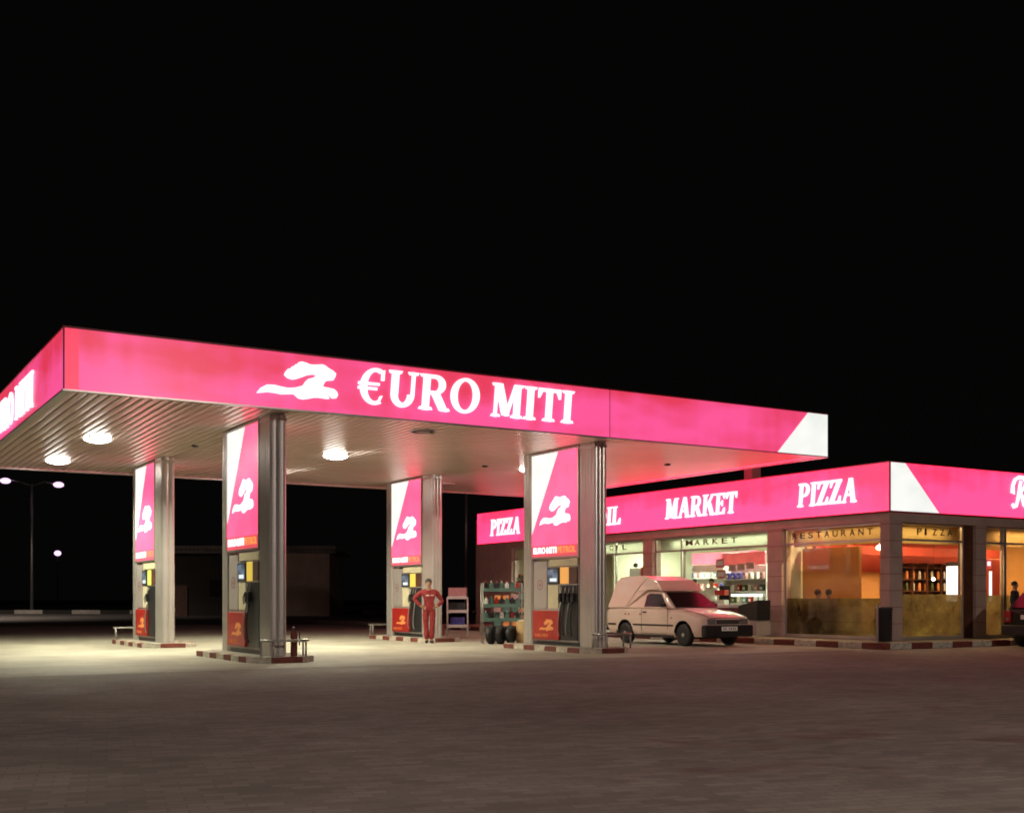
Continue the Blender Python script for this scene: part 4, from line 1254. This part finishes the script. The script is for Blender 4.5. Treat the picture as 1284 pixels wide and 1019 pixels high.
# chest freezer and slanted cabinet at the market window
t = thing('chest_freezer', 'dark chest freezer with white lid outside the market window', 'freezer', (22.75, 25.9, .15))
b = MB().m(M['paintmaroon']); b.box(-.32,.32,-.75,.75,.06,.80,.02); b.m(M['blackpl']).box(-.3,.3,-.73,.73,0,.06); b.build('cabinet', None, t, False)
b = MB().m(M['white']); b.box(-.34,.34,-.77,.77,.803,.90,.025); b.build('lid', None, t, False)
t = thing('display_cabinet', 'grey cabinet with a black slanted top between freezer and restaurant pillar', 'cabinet', (22.75, 24.40, .15))
b = MB().m(M['greypan']); b.box(-.26,.26,-.34,.34,.04,.46,.015); b.build('base', None, t, False)
b = MB().m(M['blackpl']); b.prism([(-.38,.462),(.36,.462),(.38,1.02),(-.38,.86)], (Vector((-.28,0,0)), Vector((0,-1,0)), Z, Vector((-1,0,0))), -.50, 0); b.build('hood', None, t, False)

# roadside lamp with two heads
t = thing('street_lamp', 'tall double headed street lamp, lit, beyond the left side of the canopy', 'street lamp', (17.06, 110.1, 0))
b = MB().m(M['steel']); b.tube([(0,0,0),(0,0,11.4)], [.16,.09], 10); b.build('pole', None, t, False)
dv = Vector((.855,-.518,0))
for sd, zz in ((-1,11.75),(1,11.4)):
    b = MB().m(M['steel']); b.tube([(0,0,11.2), tuple(dv*sd*1.1+Z*11.6), tuple(dv*sd*1.9+Z*zz)], .05, 8); a = b.build('arm', None, t, False)
    b = MB().m(M['lampfar']); c = dv*sd*2.35+Z*(zz-.08); b.ball(c, .46, 14, (1,1,.55)); h = b.build('lamp_head', None, a, False)
t = thing('street_lamp', 'small distant street lamp glowing low on the left', 'street lamp', (41.5, 237.9, 0))
b = MB().m(M['soil']); b.tube([(0,0,0),(0,0,9.7)], .10, 8); b.build('pole', None, t, False)
b = MB().m(M['lampfar']); b.ball((0,0,10.1), .66, 12, (1,1,.8)); b.build('lamp_head', None, t, False)
t = thing('flagpole', 'slim pale pole rising behind the canopy, left of the shop', 'pole', (28.08, 50.75, 0))
b = MB().m(M['steel']); b.tube([(0,0,0),(0,0,9.0)], [.085,.06], 10); b.lathe([(.2,0),(.2,.03)], (0,0,0), 16); b.build('shaft', None, t, False)
b = MB().m(M['steel']); b.ball((0,0,9.06), .09, 10); b.build('finial', None, t, False)
# off to the camera side, two street lamps light the approach
for i, (x, y) in enumerate([(-13,-9),(13,-14),(-5,75)]):  # third lamp is added, unseen, to brighten the left yard and far building
    t = thing('street_lamp', ('street lamp on the approach, left of where the photo is taken','street lamp on the approach, right of where the photo is taken','added unseen lamp at the yard edge left of the canopy, brightening the far building')[i], 'street lamp', (x,y,0))
    b = MB().m(M['steel']); b.tube([(0,0,0),(0,0,9.0),(0,.8,9.4),(0,1.6,9.5)], .08, 8); b.build('pole', None, t, False)
    b = MB().m(M['lampfar']); b.ball((0,1.9,9.45), .25, 10, (1,1.4,.5)); b.build('lamp_head', None, t, False)
    light('street_glow', 'SPOT', (x, y+1.9, 9.2), STREET_LAMP_W*(3.3 if i < 2 else 9), (1,.84,.74), t, .25, R(160), .6, (R(18),0,0))

# low building on the left
t = thing('farm_building', 'low dark brown flat roofed building far behind the left columns', 'building', (27.0, 82.0, 0), R(-31.2))
b = MB().m(M['housewall']); b.box(-.3,6.2,0,7,0,4.5); b.m(M['soil']).box(-7.5,-.302,.6,7,0,4.4); b.build('wall', None, t, False)
b = MB().m(M['houseroof']); b.box(-7.9,6.7,-.4,7.3,4.52,4.66)
for k in range(48): b.tube([(-7.8+k*.30,-.46,4.70),(-7.8+k*.30,7.2,4.75)], .10, 6)
b.box(-7.9,6.7,-.3,-.2,4.80,5.05); b.build('roof', None, t, False)
b = MB().m(M['wood']); b.box(-5.2,-4.2,.52,.598,0,2.2); b.build('door', None, t, False)
b = MB().m(M['darkglass']); b.box(-2.6,-1.4,.54,.598,1.4,2.6); b.build('window', None, t, False)

# ---- display racks between the attendant and the column beside the van
def rack(name, label, loc, rz, W, D, shelves, h, m_frame, m_shelf, tilt=0.0):
    t = thing(name, label, 'display rack', loc, rz)
    b = MB().m(m_frame)
    for x in (-W/2, W/2):
        for y in (-D/2, D/2): b.tube([(x,y,0),(x,y,h)], .016, 6)
    for x in (-W/2, W/2): b.tube([(x,-D/2,h),(x,D/2,h)], .014, 6)
    b.build('frame', None, t, False)
    for z in shelves:
        b = MB().m(m_shelf); b.box(-W/2+.018, W/2-.018, -D/2, D/2, z, z+.025, .004); b.box(-W/2+.02, W/2-.02, -D/2-.022, -D/2-.003, z-.02, z+.07)
        b.build('shelf', None, t, False)
    return t

def bottle(m_, cap, h=.24, r=.05, flat=True):
    b = MB().m(m_)
    if flat: b.box(-r*1.1, r*1.1, -r*.7, r*.7, 0, h*.72, .012); b.tube([(0,0,h*.72),(0,0,h*.86)], [r*.7, .018], 10)
    else: b.lathe([(r*.9,0),(r,.02),(r,h*.7),(r*.35,h*.86)], (0,0,0), 12)
    b.m(cap).tube([(0,0,h*.86),(0,0,h)], .020, 8)
    return b.build('bottle', None, None, False)

def put(proto, x, y, z, rz, label, cat, group, first=[None]):
    o = proto.copy(); link(o); o.location = (x, y, z); o.rotation_euler = (0,0,rz)
    return tag(o, label, cat, group)

# tiered oil rack (large, teal shelves) ------------------------------------------------
cam_dir = R(-31.2)
RX, RY = 16.05, 27.05
rk = rack('oil_rack', 'tall rack with teal shelf edges, tyres below, left of the column beside the van', (RX, RY, .004), cam_dir+R(8), 1.05, .45, (.62, 1.00, 1.42), 1.62, M['steel'], M['teal'])
def on_rack(root, dx, dy, dz):
    a = root.rotation_euler[2]
    return (root.location.x + dx*math.cos(a) - dy*math.sin(a), root.location.y + dx*math.sin(a) + dy*math.cos(a), root.location.z + dz)
pb = {c: bottle(M[c], M[k]) for c, k in (('teal','white'),('white','red'),('blackpl','red'),('red','blackpl'))}
lab = {'teal':'teal oil bottle on the tall teal rack','white':'white oil bottle with red cap on the tall teal rack','blackpl':'black oil bottle on the tall teal rack','red':'red oil bottle on the tall teal rack'}
grp = {'teal':'teal oil bottles','white':'white oil bottles','blackpl':'black oil bottles','red':'red oil bottles'}
for si, z in enumerate((.62,1.00,1.42)):
    for k in range(7):
        c = ('teal','blackpl','teal','white','teal','red','blackpl')[(k+si*3)%7]
        x, y, zz = on_rack(rk, -.43+k*.143, -.06+random.uniform(-.05,.05), z+.026)
        put(pb[c], x, y, zz, rk.rotation_euler[2], lab[c], 'bottle', grp[c])
for o in pb.values(): bpy.data.objects.remove(o)
# tyres at its foot
def tyre():
    b = MB().m(M['dark']); b.lathe([(.19,-.09),(.27,-.10),(.31,-.07),(.32,0),(.31,.07),(.27,.10),(.19,.09),(.18,0)], (0,0,.32), 26, 'Y')
    for k in range(26):
        a = 2*PI*k/26
        b.tube([(.318*math.cos(a),-.06,.32+.318*math.sin(a)),(.318*math.cos(a),.06,.32+.318*math.sin(a))], .008, 4)
    return b.build('tyre', None, None, False)
ty = tyre(); 
tys = [(-.33,-.42,'leftmost of three tyres under the teal rack'),(-.08,-.44,'middle one of three tyres under the teal rack'),(.20,-.40,'rightmost of three tyres under the teal rack')]
for k, (dx, dy, l) in enumerate(tys):
    o = ty if k == 0 else link(ty.copy())
    a = rk.rotation_euler[2] + R(62)
    x, y, z = on_rack(rk, dx, dy, 0); o.location = (x, y, .006); o.rotation_euler = (0,0,a)
    o.scale = (.78,.9,.78)
    tag(o, l, 'tyre', 'tyres under the teal rack')
# beige barrel
t = thing('barrel', 'beige round barrel between the tyres and the column beside the van', 'barrel', (16.45, 26.55, .004))
b = MB().m(M['terracotta']); b.lathe([(.17,0),(.20,.02),(.21,.28),(.22,.30),(.21,.32),(.20,.58),(.17,.60)], (0,0,0), 22); b.build('drum', None, t, False)
b = MB().m(M['cream']); b.lathe([(.175,.602),(.18,.62),(.05,.64)], (0,0,0), 20); b.build('lid', None, t, False)
# second lower rack behind, right part
rk2 = rack('goods_rack', 'dark low rack of goods directly behind the teal rack', (17.6, 28.9, .004), cam_dir, 1.3, .45, (.35,.75,1.12), 1.25, M['blackpl'], M['blackpl'])
def carton(m_, sx, sy, sz):
    b = MB().m(m_); b.box(-sx/2,sx/2,-sy/2,sy/2,0,sz,.008); return b.build('carton', None, None, False)
pc = {'teal': carton(M['teal'],.2,.2,.2), 'orange': carton(M['logo_o'],.18,.2,.16), 'pinkbox': carton(M['pinkbox'],.22,.2,.18)}
cl = {'teal':'green carton on the dark low rack','orange':'orange carton on the dark low rack','pinkbox':'pink carton on the dark low rack'}
for si, z in enumerate((.35,.75,1.12)):
    for k in range(5):
        c = ('teal','pinkbox','orange','teal','orange')[(k*2+si)%5]
        x, y, zz = on_rack(rk2, -.5+k*.25, 0, z+.026); put(pc[c], x, y, zz, cam_dir, cl[c], 'carton', c.replace('pinkbox','pink')+' cartons on the low rack' if c != 'teal' else 'green cartons on the low rack')
for o in pc.values(): bpy.data.objects.remove(o)
# flower tub on the pavement
t = thing('potted_plant', 'bushy potted plant with red flowers behind the teal rack', 'plant', (22.6, 36.6, .15))
b = MB().m(M['terracotta']); b.lathe([(.16,0),(.24,.42),(.26,.46),(.22,.46)], (0,0,0), 18); b.build('pot', None, t, False)
b = MB().m(M['leaf'])
for k in range(420):
    a = random.uniform(0,2*PI); zz = random.uniform(.45,1.9); rr = random.uniform(0,.62)*math.sin(PI*min(1,(zz-.35)/1.7))
    c = Vector((rr*math.cos(a), rr*math.sin(a), zz)); d_ = Vector((random.uniform(-1,1),random.uniform(-1,1),random.uniform(-.4,1))).normalized()*random.uniform(.07,.14)
    s_ = d_.cross(Vector((random.random(),random.random(),1))).normalized()*.03
    b.face(b.verts([c, c+d_*.5+s_, c+d_, c+d_*.5-s_]))
b.m(M['wood'])
for k in range(9): 
    a = k*.7; b.tube([(0,0,.4),(.15*math.cos(a),.15*math.sin(a),1.0),(.35*math.cos(a),.35*math.sin(a),1.6)], .01, 5)
b.build('foliage', None, t, False)
b = MB().m(M['flower'])
for k in range(22):
    a = random.uniform(0,2*PI); zz = random.uniform(.9,1.95); rr = random.uniform(.1,.55)*math.sin(PI*min(1,(zz-.35)/1.7))
    b.ball((rr*math.cos(a), rr*math.sin(a), zz), random.uniform(.03,.055), 6)
b.build('flowers', None, t, False)

# steel shelf with pink carton, seen over the far island --------------------------------
rk3 = rack('steel_shelf', 'pale steel shelf stand with a pink box on top, right of the attendant', (17.15, 31.55, .004), cam_dir, .62, .5, (.35,.80,1.22), 1.24, M['white'], M['white'])
c = carton(M['pinkbox'],.55,.35,.30); x, y, z = on_rack(rk3, 0, 0, 1.246); c.location = (x,y,z); c.rotation_euler = (0,0,cam_dir); tag(c, 'flat pink box on top of the pale steel shelf', 'box')
for k, (mm, l, dx, dz, w_) in enumerate([(M['blackpl'],'black crate on the upper shelf of the steel stand',-.02,.826,.5),(M['blue'],'blue canister on the lower shelf of the steel stand',.0,.376,.42)]):
    o = carton(mm, w_, .3, .26); x, y, z = on_rack(rk3, dx, 0, dz); o.location = (x,y,z); o.rotation_euler = (0,0,cam_dir); o.name = ('crate','canister')[k]; tag(o, l, ('crate','canister')[k])
rk4 = rack('canister_stand', 'low stand of cans stacked between the attendant and the steel shelf', (16.40, 31.75, .004), cam_dir, .5, .45, (.28,.72,1.10), 1.15, M['steel'], M['white'])
protos = {}
for nm, mm in (('blue','blue'),('white','white'),('yellow','cream'),('black','blackpl'),('red','red')):
    b = MB().m(M[mm]); b.box(-.085,.085,-.06,.06,0,.24,.015); b.m(M['blackpl']).tube([(-.05,0,.24),(-.05,0,.285),(.05,0,.285),(.05,0,.24)], .010, 5); protos[nm] = b.build('canister', None, None, False)
pl_ = [[('white',.305),('white',.305)],[('blue',.745),('blue',.745)],[('blue',1.126),('black',1.126)]]
posn = {0:'bottom',1:'middle',2:'top'}
for i, row in enumerate([('yellow','white'),('blue','blue'),('blue','white')]):
    for k, c in enumerate(row):
        x, y, z = on_rack(rk4, -.11+k*.22, -.05, (.28,.72,1.10)[i]+.027)
        put(protos[c], x, y, z, cam_dir, '%s canister on the %s shelf of the low can stand%s' % (c, posn[i], '' if row[0]!=row[1] else ''), 'canister', '%s canisters on the %s shelf' % (c, posn[i]))
x, y, z = on_rack(rk4, .15, -.50, 0); put(protos['red'], x, y, .006, cam_dir, 'red canister standing on the ground before the can stand', 'canister', 'canisters on the ground')
x, y, z = on_rack(rk4, -.15, -.48, 0); put(protos['yellow'], x, y, .006, cam_dir, 'cream canister standing on the ground before the can stand', 'canister', 'canisters on the ground')
for o in protos.values(): bpy.data.objects.remove(o)
# red low wall bench behind the racks
t = thing('bench', 'long low reddish bench on the ground behind the racks', 'bench', (19.2, 33.6, .004), cam_dir)
b = MB().m(M['redp']); b.box(-1.6,1.6,-.15,.15,.30,.36,.01); b.build('seat', None, t, False)
for x_ in (-1.3,0,1.3):
    b = MB().m(M['redp']); b.box(x_-.04,x_+.04,-.13,.13,0,.30); b.build('leg', None, t, False)

# ---------------------------------------------------------------- inside the market
def shelf_unit(label, loc, rz, W, H, n, header=None):
    t = thing('shelving', label, 'shelf', loc, rz)
    b = MB().m(M['white']); b.box(-W/2,W/2,.18,.22,0,H); b.box(-W/2,-W/2+.03,-.2,.178,0,H); b.box(W/2-.03,W/2,-.2,.178,0,H); b.build('back_panel', None, t, False)
    for i in range(n):
        z = .12 + i*(H-.2)/n
        b = MB().m(M['white']); b.box(-W/2+.032,W/2-.032,-.2,.176,z,z+.03); b.build('shelf', None, t, False)
    if header:
        b = MB().m(header); b.box(-W/2,W/2,-.26,-.20,H+.003,H+.42,.01); hd = b.build('header', None, t, False)
    return t
palette = [('red','red'),('white','white'),('blue','blue'),('green','leaf'),('yellow','cream'),('pink','pinkbox'),('teal','teal')]
gp = {}
for nm, mm in palette:
    b = MB().m(M[mm]); b.box(-.07,.07,-.06,.06,0,.20,.01); b.m(M['white']).box(-.05,.05,-.0605,-.0601,.05,.12); gp[nm] = b.build('packet', None, None, False)
def stock(t, W, H, n, name, step=.20):
    for i in range(n):
        z = .12 + i*(H-.2)/n + .031
        k = -W/2+.14
        while k < W/2-.1:
            c = random.choice(palette)[0] if random.random() < .75 else 'white'
            x, y, zz = on_rack(t, k, -.08, z)
            o = put(gp[c], x, y, zz, t.rotation_euler[2], '%s packet on the %s' % (c, name), 'packet', '%s packets on the %s' % (c, name))
            k += step
t1 = shelf_unit('tall white shelving under a red header behind the left market window', (27.5, 31.0, .17), R(-90), 3.8, 2.25, 5, M['headerlit'])
stock(t1, 3.8, 2.25, 5, 'tall shelving left of the market window', .34)
t2 = shelf_unit('white shelving with lit red header behind the right market window', (25.6, 27.75, .17), R(-90), 2.0, 2.1, 5, M['headerlit'])
stock(t2, 2.0, 2.1, 5, 'shelving right of the market window', .26)
t3 = shelf_unit('low white shelving behind the oil shop window', (25.6, 32.4, .17), R(-90), 1.3, 1.5, 4)
stock(t3, 1.3, 1.5, 4, 'low shelving behind the oil window', .28)
for o in gp.values(): bpy.data.objects.remove(o)
t = thing('shelf_lamp', 'bright white strip lamp under a shelf behind the right market window', 'lamp', (25.3, 27.6, 1.32))
b = MB().m(M['tube']); b.tube([(0,-.75,0),(0,.60,0)], .03, 8); b.build('tube', None, t, False)
b = MB().m(M['white']); b.box(-.04,.04,-.8,.65,.032,.05); b.build('housing', None, t, False)
# snack stand with red and white rows near the glass
t = thing('snack_stand', 'narrow stand with red and white rows of snacks in the market window', 'stand', (24.3, 27.55, .17), R(-90))
b = MB().m(M['blackpl']); b.box(-.24,.24,.10,.14,0,1.45,.01); b.build('panel', None, t, False)
for k in range(4):
    b = MB().m(M['red' if k % 2 else 'white']); b.box(-.22,.22,-.10,.098,.25+k*.30,.25+k*.30+.16,.01); b.build('tray', None, t, False)
for k, (y, z, l) in enumerate([(26.85,2.15,'upper pink poster hanging in the market window'),(26.80,1.82,'lower pink poster hanging in the market window')]):
    b = MB().m(M['cloth_p']); b.box(-.008,.008,-.19,.19,0,.26); o = b.build('poster', None, None, False); o.location = (23.62, y, z)
    b2 = MB().m(M['white']); b2.box(-.010,-.0085,-.15,.15,.06,.20); b2.build('poster_print', None, o, False)
    tag(o, l, 'poster')
for k, (y, z) in enumerate([(26.6,2.12),(27.0,2.09),(27.4,2.07)]):
    b = MB().m(M['pinkbox']); b.box(-.008,.008,-.17,.17,0,.20); o = b.build('price_card', None, None, False); o.location = (24.6, y, z)
    tag(o, ('right','middle','left')[k]+' one of three pink price cards behind the right market window', 'card')
t = thing('door_column', 'dark narrow cabinet behind the right edge of the market window', 'cabinet', (24.3, 24.80, .17))
b = MB().m(M['greypan']); b.box(-.2,.2,-.18,.18,0,2.0,.01); b.build('case', None, t, False)
b = MB().m(M['blackpl']); b.box(-.21,.21,-.19,.19,2.002,2.12,.01); b.build('top', None, t, False)
# wall unit with dark bracket high in the oil shop window
t = thing('wall_unit', 'white box unit with red side on a dark bracket in the oil shop window', 'wall unit', (24.1, 31.55, 1.95))
b = MB().m(M['white']); b.box(-.12,.12,-.28,.34,0,.30,.03); b.build('case', None, t, False)
b = MB().m(M['red']); b.box(-.11,.11,-.62,-.30,-.10,.33,.03); b.build('side_case', None, t, False)
b = MB().m(M['blackpl']); b.tube([(0,.30,-.02),(0,.36,-.45),(0,.10,-.02)], .022, 6); b.ball((0,.12,.40), .085, 10); b.build('bracket', None, t, False)
t = thing('counter', 'long pale shop counter inside the oil shop', 'counter', (25.5, 33.2, .17))
b = MB().m(M['pinkbox']); b.box(-.3,.3,-.35,.35,0,1.0,.01); b.build('base', None, t, False)
b = MB().m(M['wood']); b.box(-.34,.34,-.38,.38,1.002,1.04,.005); b.build('top', None, t, False)

# ---------------------------------------------------------------- inside the restaurant
def table(x, y, label):
    t = thing('dining_table', label, 'table', (x,y,.17), 0, 'restaurant tables')
    b = MB().m(M['wood']); b.box(-.4,.4,-.4,.4,.71,.75,.01); b.build('tabletop', None, t, False)
    b = MB().m(M['blackpl']); b.tube([(0,0,.02),(0,0,.71)], .035, 8); b.lathe([(.25,0),(.25,.02)], (0,0,0), 18); b.build('leg', None, t, False)
def chair(x, y, rz, label):
    t = thing('chair', label, 'chair', (x,y,.17), rz, 'restaurant chairs')
    b = MB().m(M['wood']); b.box(-.2,.2,-.2,.2,.40,.44,.01); b.build('seat', None, t, False)
    b = MB().m(M['wood']); b.box(-.2,.2,.17,.20,.50,.88,.01); b.box(-.19,-.16,.17,.20,.441,.50); b.box(.16,.19,.17,.20,.441,.50); b.build('backrest', None, t, False)
    for sx_ in (-.17,.17):
        for sy_ in (-.17,.17):
            b = MB().m(M['wood']); b.tube([(sx_,sy_,0),(sx_,sy_,.40)], .017, 6); b.build('leg', None, t, False)
chair(23.82, 23.05, R(75), 'wooden chair under the left diner'); chair(23.88, 22.72, R(108), 'wooden chair under the right diner')
table(24.9, 21.5, 'dark wooden table behind the restaurant window')
table(26.0, 21.3, 'dark wooden table just inside the restaurant corner')
table(27.0, 21.6, 'dark wooden table behind the pizza window')
t = thing('bar_cabinet', 'dark wooden bar back with bottles behind the pizza window', 'cabinet', (29.1, 23.6, .17))
b = MB().m(M['wood']); b.box(-1.6,1.6,.12,.18,0,2.1); b.build('back_panel', None, t, False)
for k, z in enumerate((.9,1.25,1.6,1.95)):
    b = MB().m(M['wood']); b.box(-1.6,1.6,-.15,.118,z,z+.03); b.build('shelf', None, t, False)
for k in range(6):
    b = MB().m(M['wood']); b.box(-1.6+k*.633,-1.565+k*.633,-.16,.117,.0,2.1); b.build('divider', None, t, False)
pb = {c: bottle(M[m_], M['blackpl'], .28, .04, False) for c, m_ in (('green','leaf'),('amber','logo_o'),('clear','white'))}
for z in (.9,1.25,1.6):
    for k in range(11):
        c = random.choice(['green','amber','clear','amber'])
        put(pb[c], 27.68+k*.28, 23.52, .17+z+.031, 0, '%s bottle on the bar shelves behind the pizza window' % c, 'bottle', '%s bottles on the bar shelves' % c)
for o in pb.values(): bpy.data.objects.remove(o)
t = thing('drinks_fridge', 'glowing white drinks fridge behind the right side of the pizza window', 'fridge', (28.5, 21.9, .17))
b = MB().m(M['blackpl']); b.box(-.22,.34,-.02,.5,0,2.1,.01); b.build('case', None, t, False)
b = MB().m(M['fridge']); b.box(-.232,-.222,.02,.46,.95,1.98); b.build('lit_door', None, t, False)
t = thing('drinks_fridge', 'narrow lit fridge with red top behind the glass door', 'fridge', (29.9, 22.0, .17))
b = MB().m(M['redwall']); b.box(-.25,.35,0,.5,0,2.2,.01); b.build('case', None, t, False)
b = MB().m(M['fridge']); b.box(-.20,-.08,-.012,-.001,.95,1.85); b.build('lit_door', None, t, False)
t = thing('hanging_sign', 'small lit red and white sign inside the glass door', 'sign', (27.97, 20.75, 2.05))
b = MB().m(M['headerlit']); b.box(-.13,.13,-.03,.03,0,.26,.02); b.build('case', None, t, False)
b = MB().m(M['fridge']); b.box(-.07,.07,-.036,-.031,.07,.19,); b.build('white_field', None, t, False)
t = thing('wall_lamp', 'bright white lamp high inside the restaurant corner', 'lamp', (24.6, 21.6, 2.58))
b = MB().m(M['bulb']); b.ball((0,0,0), .09, 12, (1,1,.8)); b.build('bulb', None, t, False)
b = MB().m(M['white']); b.tube([(0,0,.07),(0,0,.70)], .01, 6); b.build('cord', None, t, False)
t = thing('pendant_lamp', 'small bright lamp over the bar behind the pizza window', 'lamp', (28.0, 22.6, 1.78))
b = MB().m(M['bulb']); b.ball((0,0,0), .05, 10); b.build('bulb', None, t, False)
b = MB().m(M['blackpl']); b.tube([(0,0,.04),(0,0,1.5)], .006, 5); b.build('cord', None, t, False)
